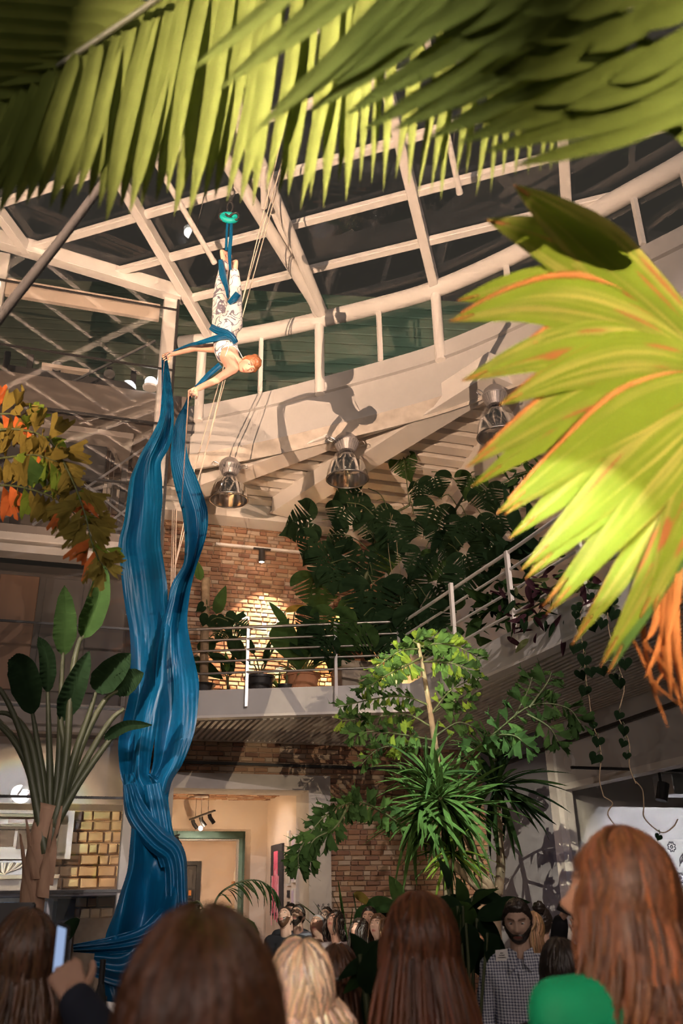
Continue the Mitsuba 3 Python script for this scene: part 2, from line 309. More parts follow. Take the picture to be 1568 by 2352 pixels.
def place_bricks(rects, parent, Wf, limit, score, depth, tag='brick', mats=None, seed=3):
    """the largest `limit` bricks one by one, the rest as one part"""
    r = np.random.default_rng(seed); order = sorted(rects, key=score); first = {}; vs, fs, cs = [], [], []; n0 = 0
    for k, (u0, z0, u1, z1) in enumerate(order):
        i = int(r.integers(7)); d = depth * r.uniform(.75, 1.25); tilt = r.normal(0, .01)
        M = Wf @ mat4(((u0 + u1) / 2, (z0 + z1) / 2, d / 2 - .025), (1, tilt, 0), (-tilt, 1, 0), (0, 0, 1)) @ np.diag([u1 - u0, z1 - z0, d, 1])
        if k < limit:
            key = newkey(f'{parent}__{tag}')
            if i not in first: first[i] = mikit.ply(bm[i], (mats or [f'm_brick{j}' for j in range(7)])[i])
            scene[key] = {**first[i], 'to_world': T(M)}
        else:
            v = bm[i].vertices @ M[:3, :3].T + M[:3, 3]; fs.append(bm[i].faces + n0); n0 += len(v); vs.append(v)
            cs.append(np.tile(np.array(BR[i]) * r.uniform(.85, 1.1), (len(v), 1)))
    if vs:
        key = newkey(f'{parent}__{tag}work')
        scene[key] = mikit.ply(trimesh.Trimesh(np.vstack(vs), np.vstack(fs), process=False), 'm_vc', False, color=np.vstack(cs))
        labels[key] = {'kind': 'stuff'}
low, up = lay_bricks(brick_low, .255, .088, .014, seed=1), lay_bricks(brick_up, .255, .088, .014, seed=2)
def sc(b):
    u, z = (b[0] + b[2]) / 2, (b[1] + b[3]) / 2
    vis = (1.4 < u < 3.4 and .9 < z < 3.95) or (-1.9 < u < 1.6 and 5.1 < z < 7.2)
    return (0 if vis else 1, abs(z - 3) if z < 4.5 else abs(z - 5.8) * 1.2, u)
place_bricks(low + up, 'wall_far', WM, 300, sc, 0.05)
struct('wall_far_right', cat_([wprism(sbox(UP, 4.6, 5.9, 9.2), -.3, 0.0)]), 'm_plaster', label='pale plastered wall beside the upper brick wall')
# concrete doorway surround with its deep reveal
dw = sbox(F0, 0, F1, FZ).difference(sbox(D0, -1, D1, DZ))
struct('trim_2', wprism(dw, -.85, .06), 'm_concrete', label='wide concrete surround of the doorway')
# right wall: grey, the opening to the gallery, header with a grille
C0 = wall(UR, 0)
RM = mat4(C0, -B, Z, A)                                                   # (distance towards the camera, z, into the gallery)
def rwall(s, z, off=0.0): return C0 - B * s + Z * z + A * off
struct('wall_right', prism(sbox(0, 0, 2.66, 4.4), 0, .2, RM), 'm_greywall', label='smooth grey wall between brick wall and white post')
struct('wall_right_upper', cat_([prism(sbox(2.66, 3.4, 14, 4.41), 0, .25, RM), prism(sbox(-.3, 4.8, 14, 9.2), .9, 1.1, RM)]), 'm_plaster', label='grey beam over the gallery opening and the wall above it')
struct('trim_3', cat_([prism(sbox(2.62, 0, 2.86, 4.4), -.05, .2, RM), prism(sbox(2.86, 3.3, 14, 3.4), .0, .25, RM)]), 'm_white', label='white post and lintel strip of the gallery opening')
put('pilaster_edge', prism(sbox(2.90, 0, 3.0, 3.3), .02, .16, RM), 'm_white', 'trim_3')
G0 = rwall(2.7, 0, .2)
struct('wall_gallery', quad(G0, G0 + A * 9, G0 + A * 9 + Z * 4.4, G0 + Z * 4.4), 'm_plaster', label='pale back wall of the side gallery')
# upstairs deck ceiling, clipped to the zone between ring and walls
t = np.gradient(plan[:, :2], axis=0); nn = np.stack([-t[:, 1], t[:, 0]], 1); nn /= np.linalg.norm(nn, axis=1, keepdims=True); nn *= np.where(nn[:, 1:] < 0, -1, 1)
inner = plan[:, :2] + nn * .25
ceil_poly = Polygon([tuple(p) for p in inner] + [(9, 6), (9, 22), (-2, 22), tuple(wall(UL, 0)[:2] + B[:2] * .2), tuple(wall(UL, 0)[:2] - B[:2] * 2)]).buffer(0)
AM = mat4((0, 0, 0), A, B, Z)
cp = affinity.affine_transform(ceil_poly, [A[0], A[1], B[0], B[1], 0, 0])   # into (along A, along B)
wb = float(np.dot(W0, B))
cp = cp.intersection(sbox(-20, -5, 20, wb + .1))
CE = struct('ceiling', prism(cp, CZ + .12, CZ + .2, AM), 'm_deck', label='ribbed white deck ceiling around the skylight')
b0 = wb - .1
for k in range(30):
    m = prism(cp.intersection(sbox(-20, b0 - k * .44 - .27, 20, b0 - k * .44)), CZ, CZ + .13, AM)
    if m is not None: put('rib', m, 'm_deck', CE)
for k, (p, q, w) in enumerate([((765, 1012), (425, 1142), .42), ((1150, 868), (645, 1183), .5), ((1290, 830), (985, 1245), .42), ((1500, 800), (1250, 1240), .4)]):
    P, Q = PZ(*p, 8.72), PZ(*q, 8.72)
    struct('beam', cat_([bar(P, Q, w, .04), bar(P + Z * .2, Q + Z * .2, w * .86, .36)]), 'm_white', label='white ceiling beam running from the skylight to the wall')
struct('beam', cat_([bar(wall(UL, 8.74, .32), wall(5.5, 8.74, .32), .5, .04), bar(wall(UL, 8.92, .3), wall(5.5, 8.92, .3), .42, .32), bar(wall(UL, 8.84, .05), wall(5.5, 8.84, .05), .1, .05)]), 'm_white', label='white edge beam along the top of the brick wall')
# gallery balcony
bal = [(-3.6, 14.34), (1.05, 14.03), (1.9, 11.85), (2.33, 10.77), (3.34, 7.96), (4.6, 4.45)]
backs = [rwall(14, 0)[:2] + A[:2] * .95, rwall(0, 0)[:2] + A[:2] * .95, wall(UL, 0)[:2], wall(UL, 0)[:2] - B[:2] * 1.2]
bp = Polygon(bal + [tuple(p) for p in backs]).buffer(0)
SL = struct('floor_balcony', prism(bp, 4.44, 4.85), 'm_fascia', label='white balcony slab along the far and right walls')
bpl = affinity.affine_transform(bp.buffer(-.22), [A[0], A[1], B[0], B[1], 0, 0])
x0, y0, x1, y1 = bpl.bounds
ribs = []
for k in range(int((x1 - x0) / .105)):
    m = prism(bpl.intersection(sbox(x0 + k * .105, y0, x0 + k * .105 + .055, y1)), 4.385, 4.45, AM)
    if m is not None: ribs.append(m)
put('soffit_ribs', cat_(ribs), 'm_deck', SL); labels['floor_balcony__soffit_ribs'] = {'kind': 'stuff'}
put('edge_trim', prism(bp.difference(bp.buffer(-.2)), 4.40, 4.44), 'm_white', SL)
# railings
RG = 'm_steel'
def railing(label, pts, posts, heights, rp, mt):
    t = thing('balcony_railing', label, 'railing')
    for i, h in enumerate(heights): put('rail', tube([p + Z * (4.85 + h) for p in pts], .026 if i == len(heights) - 1 else .02, 8), mt, t, smooth=60)
    for p in posts: put('post', cat_([bar(p + Z * 4.55, p + Z * (4.87 + heights[-1]), rp, .05, A)]), mt, t)
b3 = [V(x, y, 0) for x, y in bal]
off = V(.02, -.06, 0)
railing('horizontal steel tube railing in front of the upper brick wall', [b3[0] + off, b3[1] + off + V(-.16, .01, 0)], [PY(568, 1500, 14.16) * V(1, 1, 0), PY(770, 1500, 14.02) * V(1, 1, 0), PY(395, 1500, 14.25) * V(1, 1, 0), b3[1] + off + V(-.18, .01, 0)], (.26, .46, .64, .82, 1.02), .05, RG)
o2 = V(-.06, -.02, 0)
railing('white railing of the right balcony above the hanging vines', [p + o2 for p in b3[1:]], [PZ(1055, 1500, 4.85) * V(1, 1, 0) + o2, PZ(1190, 1440, 4.85) * V(1, 1, 0) + o2, PZ(1352, 1345, 4.85) * V(1, 1, 0) + o2, b3[4] + V(.2, -.5, 0)], (.18, .48, .78, 1.02), .07, 'm_white')
# ---------------------------------------------------------------- glass lift shaft on the left
def sh(u, z, off=0.0): return V(S0[0], S0[1], 0) - A * u + Z * z + B * off      # u metres left of its right corner
SM = mat4(V(S0[0], S0[1], 0), -A, Z, B)
def sbx(u0, u1, z0, z1, o0, o1, bev=0.0): return box((u1 - u0, z1 - z0, o1 - o0), sh((u0 + u1) / 2, (z0 + z1) / 2, (o0 + o1) / 2), -A, Z, B, bev)
SF = 'wall_shaft'
labels[SF] = {'kind': 'structure', 'label': 'steel and glass lift shaft left of the silks'}
UW = 3.1
put('corner_post', sbx(.02, .24, 0, 11.3, .02, .2, .01), 'm_white', SF)
put('corner_post', sbx(UW - .3, UW, 0, 11.6, .02, .2, .01), 'm_white', SF)
put('top_beam', cat_([bar(sh(-.05, 11.36), sh(UW + .1, 11.36 + (UW * .16)), .22, .26, Z, .01)]), 'm_white', SF)
put('frame_strip', sbx(.3, UW - .3, 10.82, 11.14, .08, .16), 'm_cream', SF)
zs = [0.0] + [PP(150, y, S0, B)[2] for y in (2048, 1831, 1624, 1435)] + [6.52] + [PP(150, y, S0, B)[2] for y in (1093, 944, 813, 668)] + [11.75]
for z0, z1 in zip(zs[:-1], zs[1:]):
    put('pane', quad(sh(0, z0 + .012), sh(UW + 1.6, z0 + .012), sh(UW + 1.6, z1 - .012), sh(0, z1 - .012)), 'm_shaftglass', SF)
for z in zs[1:-1]:
    if abs(z - 6.52) > .01: put('joint', sbx(0, UW + 1.6, z - .016, z + .016, -.012, .012), 'm_black', SF)
put('side_pane', quad(sh(0, 0, 0), sh(0, 11.2, 0), sh(0, 11.2, 2.6), sh(0, 0, 2.6)), 'm_pane', SF)
put('edge_seal', sbx(-.02, .02, 0, 11.25, -.02, .05), 'm_black', SF)
put('cross_beam', sbx(0, UW + 1.6, 6.54, 6.66, .05, .35), 'm_white', SF)
put('cross_beam', sbx(0, UW + 1.6, 6.36, 6.48, .05, .35), 'm_white', SF)
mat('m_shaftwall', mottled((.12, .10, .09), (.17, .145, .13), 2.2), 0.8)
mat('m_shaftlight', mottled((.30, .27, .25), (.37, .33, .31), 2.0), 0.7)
mat('m_wood', mikit.proc(lambda p, n, uv: mikit.mix((.20, .10, .05), (.30, .16, .085), fbm(p.x * 9, p.y * 9, p.z * .9))), 0.5)
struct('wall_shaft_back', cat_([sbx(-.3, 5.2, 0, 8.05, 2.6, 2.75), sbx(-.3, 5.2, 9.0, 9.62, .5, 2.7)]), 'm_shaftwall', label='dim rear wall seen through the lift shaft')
LM = thing('lift_machinery', 'dark lift machine frame and guide rails behind the upper shaft glass', 'lift')
put('cabinet', sbx(.9, 2.5, 8.15, 8.85, 1.2, 2.3, .02), 'm_dark', LM)
put('hood', sbx(.5, 2.2, 8.9, 9.02, .9, 2.3, .01), 'm_shaftlight', LM)
put('drive_beam', sbx(.55, 2.7, 9.98, 10.25, 1.3, 1.6, .01), 'm_dark', LM)
put('motor', sbx(1.4, 2.3, 9.70, 9.98, 1.2, 1.7, .04), 'm_black', LM)
put('plate', sbx(1.35, 2.15, 10.29, 10.36, 1.25, 1.5), 'm_cream', LM)
for u in (.5, .95, 2.35, 2.75): put('guide_rail', sbx(u, u + .1, 6.7, 10.9, 1.9, 2.05), 'm_dark', LM)
for u in (.75, .83, 2.55): put('cable', tube([sh(u, 6.32, 1.5), sh(u, 10.2, 1.5)], .008, 5), 'm_steel', LM)
for u in (1.0, 1.9): put('pulley', tube([sh(u, 10.36, 1.3), sh(u, 10.36, 1.42)], .1, 14), 'm_galv', LM, smooth=40)
for p, q in [((.3, 10.7), (2.4, 8.95)), ((2.6, 8.8), (.4, 7.2)), ((.3, 8.6), (1.9, 7.0)), ((1.6, 8.2), (3.0, 7.4)), ((.35, 7.6), (1.2, 6.75))]:
    put('brace', bar(sh(p[0], p[1], .55), sh(q[0], q[1], .55), .035, .035, B), 'm_galv', LM)
LC = thing('lift_car', 'grey panelled lift car standing behind the middle shaft glass', 'lift')
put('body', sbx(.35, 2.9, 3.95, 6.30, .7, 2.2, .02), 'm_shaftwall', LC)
for i, u in enumerate((.4, 1.05, 1.7, 2.3)): put('wall_panel', sbx(u, u + .56, 4.5, 6.22, .66, .70, .01), 'm_shaftwall' if i % 2 else 'm_wood' if i == 2 else 'm_shaftwall', LC)
put('floor_edge', sbx(.3, 2.95, 3.9, 4.3, .5, .7, .01), 'm_shaftlight', LC)
put('light_strip', sbx(1.3, 2.3, 4.07, 4.13, .48, .5), 'm_violet', LC) if 'm_violet' in scene else None
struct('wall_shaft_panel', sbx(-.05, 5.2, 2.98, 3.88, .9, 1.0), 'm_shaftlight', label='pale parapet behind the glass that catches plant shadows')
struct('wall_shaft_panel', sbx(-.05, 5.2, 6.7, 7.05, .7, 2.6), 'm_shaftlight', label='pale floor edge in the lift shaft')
# small office behind the lower glass
OW = thing('office_wall_stones', 'warm lit rough stone wall in the office behind the lower shaft glass', 'stone wall')
put('backing', sbx(-.1, 5, 0, 2.97, 1.75, 1.9), 'm_mortar', OW)
OM = mat4(sh(0, 0, 1.75), -A, Z, -B)
rc = lay_bricks(sbox(0, 1.9, 4.6, 2.96), .26, .155, .025, seed=8) + lay_bricks(sbox(0.15, 1.5, .75, 1.8), .24, .14, .02, seed=9)
mat('m_stone0', (.55, .40, .26), .9); mat('m_stone1', (.48, .34, .22), .9); mat('m_stone2', (.62, .48, .33), .9)
place_bricks(rc, OW, OM, 200, lambda b: b[0], .10, 'stone', ['m_stone0', 'm_stone1', 'm_stone2', 'm_stone0', 'm_stone2', 'm_stone1', 'm_stone0'], 7)
mat('m_paper', (.80, .74, .62), .7); mat('m_ink', (.035, .03, .035), .7); mat('m_skinprint', (.62, .42, .30), .7); mat('m_bluegrey', (.36, .42, .50), .6)
PO = thing('office_picture', 'large cream picture panel behind a black window frame in the office', 'picture')
put('panel', sbx(.82, 2.15, 2.28, 2.94, 1.5, 1.56), 'm_paper', PO)
for a in ((1.62, 1.9, 2.45, 2.68), (1.30, 1.58, 2.42, 2.68)): put('dark_block', sbx(*a, 1.48, 1.5), 'm_ink', PO)
put('pale_oval', box((.36, .14, .01), sh(1.55, 2.83, 1.49), -A, Z, B, .06), 'm_skinprint', PO)
FRM = thing('window_frame', 'black steel window frame in front of the cream office picture', 'window frame')
for a in ((1.02, 1.16, 2.065, 2.85), (1.02, 2.15, 2.83, 2.88), (1.02, 2.15, 2.70, 2.735), (2.1, 2.15, 2.065, 2.85)): put('bar', sbx(*a, 1.3, 1.36, .005), 'm_dark', FRM)
P2 = thing('office_picture', 'picture of a pale hair strand below the black window frame', 'picture')
put('panel', sbx(1.1, 2.05, 2.07, 2.26, 1.42, 1.46), 'm_bluegrey', P2)
for k in range(14): put('strand', tube(spline([sh(1.35 + .035 * k, 2.23, 1.41), sh(1.5 + .02 * k, 2.16 - .004 * k, 1.405), sh(1.72 - .004 * k, 2.08, 1.41)], 8), .012, 5), 'm_paper' if k % 3 else 'm_dark', P2)
IN = thing('office_counter', 'long grey counter with a pale ledge under the office pictures', 'counter')
put('top', sbx(.95, 5, 2.0, 2.06, .9, 1.58, .01), 'm_shaftlight', IN)
put('front', sbx(.97, 5, 1.86, 2.0, .95, 1.58), 'm_galv', IN)
mat('m_slab', (.33, .31, .33), .7)
struct('floor_office', cat_([sbx(0, 5.2, 1.78, 1.85, .05, 1.75)]), 'm_slab', label='slab edge crossing the lower shaft glass')
mat('m_blueglass', mottled((.26, .33, .40), (.34, .41, .48), 1.0), .3)
LD = struct('door_1', sbx(.95, 5, 0, 1.72, .7, .76), 'm_blueglass', label='blue grey glazed lobby door behind the lower shaft glass')
put('stile', sbx(.72, .95, 0, 1.75, .62, .78), 'm_dark', LD); put('stile', sbx(1.0, 1.08, 0, 1.75, .62, .7), 'm_galv', LD)
spot('unseen_office_spot', sh(1.6, 2.9, .35), sh(1.5, 2.4, 1.75), (1.0, .72, .42), 20, 78, 60)  # unseen lamp, lights the office stones
spot('unseen_lobby_spot', sh(2.0, 1.75, .2), sh(2.2, .9, .76), (.62, .78, 1.0), 3.0, 75, 50)  # unseen bluish source, lights the lobby door
LMP = thing('round_lamp', 'bright white lamp at the foot of the lift shaft window', 'lamp')
lp = PP(345, 890, sh(0, 0, .35), B)
put('bowl', lathe([(.001, -.02), (.12, -.02), (.13, .02)], lp, Z, 20), 'm_white', LMP, smooth=40)
scene[newkey(LMP + '__bulb')] = {'type': 'sphere', 'center': (lp + Z * .1).tolist(), 'radius': .10, 'emitter': {'type': 'area', 'sampling_weight': .5, 'radiance': {'type': 'rgb', 'value': [14, 13.5, 12.5]}}}
put('tube_cover', tube([lp + Z * .02, lp + Z * .85], .17, 16, caps=False), 'm_pane', LMP, smooth=60)

# ---------------------------------------------------------------- rooms behind the doorway
def rm(u0, u1, z0, z1, o0, o1): return cat_([wprism(sbox(u0, z0, u1, z1), -o1, -o0)])     # o: metres behind the wall face
struct('wall_room_right', rm(D1 + .0, D1 + .12, 0, 3.75, .85, 3.3), 'm_cream', label='lit side wall with pictures in the room behind the doorway')
struct('wall_room_left', rm(D0 - .5, D0 - .38, 0, 3.75, .85, 9), 'm_cream', label='left side wall of the rooms behind the doorway')
VC1 = struct('ceiling_vault', rm(D0 - .5, D1 + .12, 3.74, 3.8, .85, 3.3), 'm_mortar', label='brick ceiling strip of the first room')
VM = mat4(wall(0, 3.72, -2.6), A, -B * -1, -Z)
vb = lay_bricks(sbox(D0 - .4, -1.7, D1 + .1, .45), .24, .085, .012, seed=12)
place_bricks(vb, 'ceiling_vault', mat4(wall(0, 3.735, -2.9), A, B, -Z), 150, lambda b: b[0], .05, 'brick', None, 15)
def frame_wall(o0, o1, u0, u1, z1, out, mt, name, label):
    p = sbox(D0 - .5, 0, D1 + 1.6, 4.0).difference(sbox(u0, -1, u1, z1))
    return struct(name, wprism(p, -o1, -o0), mt, label=label)
frame_wall(3.3, 3.9, -1.9, .55, 3.12, 0, 'm_cream', 'trim_4', 'beige portal behind the first room')
frame_wall(5.0, 5.4, -1.9, .72, 3.05, 0, 'm_green', 'trim_5', 'dark green portal in the corridor')
frame_wall(5.4, 5.6, -1.9, .69, 3.02, 0, 'm_cream', 'trim_6', 'cream lining of the green portal')
struct('wall_room_side', rm(1.7, 1.8, 0, 3.6, 3.9, 9.2), 'm_cream', label='side wall of the last room')
struct('wall_room_back', wprism(sbox(-2.6, 0, 2.6, 3.3).difference(sbox(-1.2, -1, .42, 2.72)), -9.2, -9), 'm_cream', label='cream back wall of the corridor')
struct('ceiling_room', cat_([rm(-2.6, 2.6, 3.35, 3.4, 3.9, 9.2)]), 'm_mortar', label='ceiling of the rear rooms')
BD = struct('door_2', rm(-1.2, .42, 0, 2.72, 9.05, 9.12), 'm_dark', label='black double door at the end of the corridor')
put('frame', rm(.30, .42, 0, 2.72, 8.95, 9.05), 'm_black', BD); put('frame', rm(-1.2, .42, 2.62, 2.72, 8.95, 9.05), 'm_black', BD)
put('panel', rm(-1.1, .2, .3, 2.5, 9.0, 9.05), 'm_dark', BD)
T1 = thing('small_picture', 'small dark picture with an orange patch on the black door', 'picture')
put('frame', rm(-.02, .2, 1.8, 2.06, 8.9, 8.95), 'm_black', T1); mat('m_orange', (.55, .22, .06), .6); put('print', rm(.1, .17, 1.87, 2.0, 8.88, 8.9), 'm_orange', T1)
SHF = thing('wall_shelf', 'small wall shelf with glassware in the last room', 'shelf')
put('board', rm(1.05, 1.62, 2.12, 2.18, 7.6, 7.9), 'm_wood', SHF)
for k in range(4):
    solo('bottle', f'pale bottle on the small wall shelf, {("first", "second", "third", "last")[k]} from the left', 'bottle', lathe([(.001, 0), (.045, 0), (.045, .2 + .04 * (k % 2)), (.016, .27 + .04 * (k % 2)), (.016, .34), (.001, .34)], wall(1.12 + .14 * k, 2.181, -7.75), Z, 12), ('m_paper', 'm_dark', 'm_galv', 'm_paper')[k], smooth=50, group='bottles on the wall shelf')
CT = thing('buffet_table', 'white buffet counter with food behind the areca palm', 'table')
put('top', rm(.62, 1.66, 1.42, 1.52, 6.6, 7.4), 'm_white', CT); put('front', rm(.7, 1.66, 0, 1.42, 6.7, 7.4), 'm_cream', CT)
for k, (u, c, s) in enumerate([(.78, (.35, .5, .12), .06), (.95, (.75, .6, .35), .07), (1.08, (.65, .12, .06), .05), (1.2, (.8, .65, .4), .07), (1.34, (.85, .75, .55), .06)]):
    mat(f'm_food{k}', c, .5)
    m = trimesh.creation.icosphere(2, s); m.vertices *= (1, 1, .7); m.vertices *= 1 + .25 * (meshkit.noise(m.vertices * 30, k)[:, None] - .5); m.apply_translation(wall(u, 1.565, -6.9))
    solo('snack', ('green salad heap', 'pale bread roll', 'red tomato heap', 'pale bread roll beside the tomatoes', 'cream coloured pastry')[k] + ' on the white buffet counter', 'food', m, f'm_food{k}', smooth=True, group='food on the buffet')
# pictures on the side wall
def onright(o0, o1, z0, z1, t, dep=0.0): return rm(D1 - dep - t, D1 - dep, z0, z1, o0, o1)
mat('m_pink', (.75, .12, .22), .5); mat('m_pinkl', (.85, .45, .50), .5); mat('m_lilac', (.62, .52, .66), .5)
PK = thing('pink_artwork', 'tall dark canvas with a dripping bright pink figure beside the portal', 'picture')
put('canvas', onright(1.78, 2.72, 1.42, 2.75, .05), 'm_ink', PK)
r_ = np.random.default_rng(4)
put('pink_figure', cat_([onright(2.1, 2.42, 2.1, 2.62, .012, .05), onright(2.0, 2.5, 1.75, 2.15, .012, .05)]), 'm_pink', PK)
for k in range(16):
    o = r_.uniform(1.95, 2.55); z1 = r_.uniform(1.9, 2.3); put('drip', onright(o, o + .025, r_.uniform(1.2, 1.5), z1, .016, .055), 'm_pinkl' if k % 2 else 'm_pink', PK)
def framed(o0, o1, z0, z1, label, fm, pm):
    t = thing('framed_print', label, 'picture', 'small prints on the lit side wall'); put('frame', onright(o0, o1, z0, z1, .03), fm, t); put('print', onright(o0 + .03, o1 - .03, z0 + .04, z1 - .04, .006, .03), pm, t)
framed(1.28, 1.46, 2.62, 2.95, 'small white frame highest above the pink artwork', 'm_white', 'm_paper')
framed(1.22, 1.52, 1.95, 2.36, 'white framed print right of the pink artwork', 'm_white', 'm_paper')
framed(1.3, 1.42, 1.74, 1.87, 'tiny black print, upper of the two below the white frame', 'm_ink', 'm_ink')
framed(1.3, 1.42, 1.54, 1.67, 'tiny black print, lower of the two below the white frame', 'm_ink', 'm_ink')
framed(.88, 1.1, 2.0, 2.85, 'tall pale lilac print nearest the doorway, upper one', 'm_white', 'm_lilac')
framed(.88, 1.1, 1.4, 1.9, 'pale lilac print nearest the doorway, lower one', 'm_white', 'm_lilac')
# tracks with lamps in the corridor
def track(o0, o1, u0, u1, z, n, label, name='track_light'):
    t = thing(name, label, 'track light'); P, Q = wall(u0, z, -o0), wall(u1, z, -o1)
    put('rail', bar(P, Q, .035, .03), 'm_black', t)
    for k in range(n):
        c = P + (Q - P) * ((k + .6) / n); h = put('lamp_head', tube([c - Z * .03, c - Z * .10 + A * .02, c - Z * .2 + A * .1], .04, 10), 'm_black', t, smooth=40)
    for f in (.25, .75): c = P + (Q - P) * f; put('hanger', tube([c, c + Z * .45], .004, 5), 'm_black', t)
    return t
track(1.2, 3.2, -.62, -.8, 3.3, 3, 'black track with spot heads nearest in the corridor')
track(3.95, 4.95, -.9, -.95, 3.05, 2, 'black track with spot heads between the two portals')
track(5.7, 8.5, -1.0, -.85, 2.95, 4, 'black track with spot heads in the last room')
PL = thing('pendant_lamp', 'small glowing pendant bulb below the corridor ceiling', 'lamp')
pc = wall(-.72, 3.05, -2.2)
put('cord', tube([pc + Z * .65, pc + Z * .05], .006, 6), 'm_white', PL); put('ceiling_rose', lathe([(.001, 0), (.16, 0), (.15, .03), (.001, .05)], pc + Z * .6, Z, 18), 'm_white', PL, smooth=40)
scene[newkey(PL + '__bulb')] = {'type': 'sphere', 'center': pc.tolist(), 'radius': .045, 'emitter': {'type': 'area', 'sampling_weight': .5, 'radiance': {'type': 'rgb', 'value': [60, 48, 33]}}}
spot('picture_spot', wall(-.5, 3.3, -1.6), wall(.9, 2.1, -1.8), (1, .90, .84), 3.0, 50, 30)
spot('unseen_vault_spot', wall(-.5, 2.3, -2.0), wall(-.4, 3.7, -2.1), (1, .66, .36), 4, 80, 65)  # unseen upward beam, lights the brick ceiling strip
spot('room_spot', wall(-.4, 3.0, -4.4), wall(-.6, 1.5, -5.6), (1, .82, .66), 4, 80, 60)
spot('rear_spot', wall(-.6, 2.9, -7.0), wall(.3, 1.9, -9.0), (1, .64, .36), 8, 80, 60)
# restroom sign on the concrete: arrow, man, woman
SG = thing('restroom_sign', 'black arrow with man and woman symbols on the concrete surround', 'sign')
def decal(poly, name): put(name, wprism(poly, .06, .066), 'm_ink', SG)
decal(Polygon([(1.075, 1.47), (1.085, 1.47), (1.085, 1.60), (1.105, 1.575), (1.112, 1.582), (1.08, 1.62), (1.048, 1.582), (1.055, 1.575), (1.075, 1.60)]), 'arrow')
from shapely.geometry import Point
def figure(u, skirt):
    b = [(-.03, 1.585), (.03, 1.585), (.032, 1.53), (.02, 1.53), (.017, 1.46), (-.017, 1.46), (-.02, 1.53), (-.032, 1.53)] if not skirt else [(-.022, 1.585), (.022, 1.585), (.04, 1.515), (.015, 1.515), (.012, 1.46), (-.012, 1.46), (-.015, 1.515), (-.04, 1.515)]
    p = Polygon([(u + x, z) for x, z in b]); p = p.difference(p.buffer(-.008)); h = Point(u, 1.61).buffer(.017, 6)
    return p.union(h.difference(h.buffer(-.008)))
decal(figure(1.17, False), 'man'); decal(figure(1.27, True), 'woman')
# tracks on the brick walls
TK = thing('wall_track', 'white lighting track with a black spot head high on the upper brick wall', 'track light')
put('rail', bar(wall(-1.05, 8.28, .12), wall(2.6, 8.28, .12), .08, .05, Z, .005), 'm_white', TK)
for u in (-.1, 1.9):
    c = wall(u, 8.24, .14); put('mount', bar(c - A * .18 + Z * .02, c + A * .18 + Z * .02, .05, .03), 'm_black', TK)
    put('spot_head', tube([c, c - Z * .26], .065, 14), 'm_black', TK, smooth=40)
    scene[newkey(TK + '__lens')] = {'type': 'disk', 'to_world': T().look_at(origin=(c - Z * .262).tolist(), target=(c - Z).tolist(), up=[0, 1, 0]) @ T().scale(.055), 'emitter': {'type': 'area', 'sampling_weight': .05, 'radiance': {'type': 'rgb', 'value': [18, 14, 9]}}}
spot('wall_spot', wall(-.1, 8.0, .75), wall(0.1, 5.2, .1), (1, .70, .42), 210, 36, 14, 2)
spot('wall_spot_b', wall(1.95, 8.0, .75), wall(1.95, 5.2, .1), (1, .56, .20), 210, 34, 14, 2)
BT = thing('cable_conduit', 'thin black cable conduit running across the lower brick wall', 'conduit')
put('pipe', bar(wall(-3.2, 4.02, .05), wall(UR - .02, 3.98, .05), .05, .05), 'm_black', BT)
BT2 = thing('cable_conduit', 'thin black cable conduit along the grey beam of the gallery', 'conduit')
put('pipe', bar(rwall(.1, 3.98, -.05), rwall(12, 4.2, -.05), .06, .06), 'm_black', BT2)
# ---------------------------------------------------------------- gallery fittings on the right
AG = thing('air_grille', 'long dark ventilation grille set in the grey beam', 'grille')
put('back', prism(sbox(6.3, 3.72, 11, 3.92), -.006, .01, RM), 'm_dark', AG)
for k in range(6): put('slat', prism(sbox(6.3, 3.73 + k * .032, 11, 3.744 + k * .032), -.02, -.004, RM), 'm_plaster', AG)
for k in range(4): put('divider', prism(sbox(6.28 + 1.5 * k, 3.70, 6.34 + 1.5 * k, 3.94), -.022, -.002, RM), 'm_plaster', AG)
SMK = thing('smoke_detector', 'round white wall disc on the grey beam next to the white post', 'detector')
put('disc', lathe([(.001, .05), (.13, .045), (.15, .0)], rwall(3.3, 3.72, -.0), -A, 20), 'm_fascia', SMK, smooth=40)
DU = thing('air_duct', 'angular galvanised air duct under the gallery ceiling', 'duct')
def gw(a, z, off): return G0 + A * a + Z * z - B * off
put('duct', bar(gw(.8, 3.25, 1.6), gw(2.3, 3.25, 1.6), .5, .32, Z, .01), 'm_galv', DU)
put('elbow', bar(gw(2.2, 3.3, 1.6), gw(2.9, 3.75, 1.6), .5, .3, Z, .01), 'm_galv', DU)
put('upper_duct', bar(gw(1.2, 3.85, 2.2), gw(6, 3.85, 2.2), .5, .35, Z, .01), 'm_galv', DU)
for a in (1.0, 2.2): put('hanger', tube([gw(a, 3.4, 1.35), gw(a, 4.3, 1.35)], .012, 6), 'm_steel', DU)
for i, (z, o) in enumerate([(3.56, 2.5), (3.75, 1.2)]):
    t = thing('cable_tray', f'black cable tray under the gallery ceiling, {("nearer", "farther")[i]} one', 'cable tray')
    put('side_rail', bar(gw(.2, z, o), gw(7, z, o), .05, .05), 'm_black', t); put('side_rail', bar(gw(.2, z, o + .25), gw(7, z, o + .25), .05, .05), 'm_black', t)
    for k in range(9): put('rung', bar(gw(.4 + .7 * k, z, o), gw(.4 + .7 * k, z, o + .25), .03, .02), 'm_dark', t)
SPT = thing('ceiling_spotlight', 'black cylindrical spotlight hanging under the gallery ceiling', 'spotlight')
sp0 = PP(1520, 1818, G0 - B * 2.2, B)
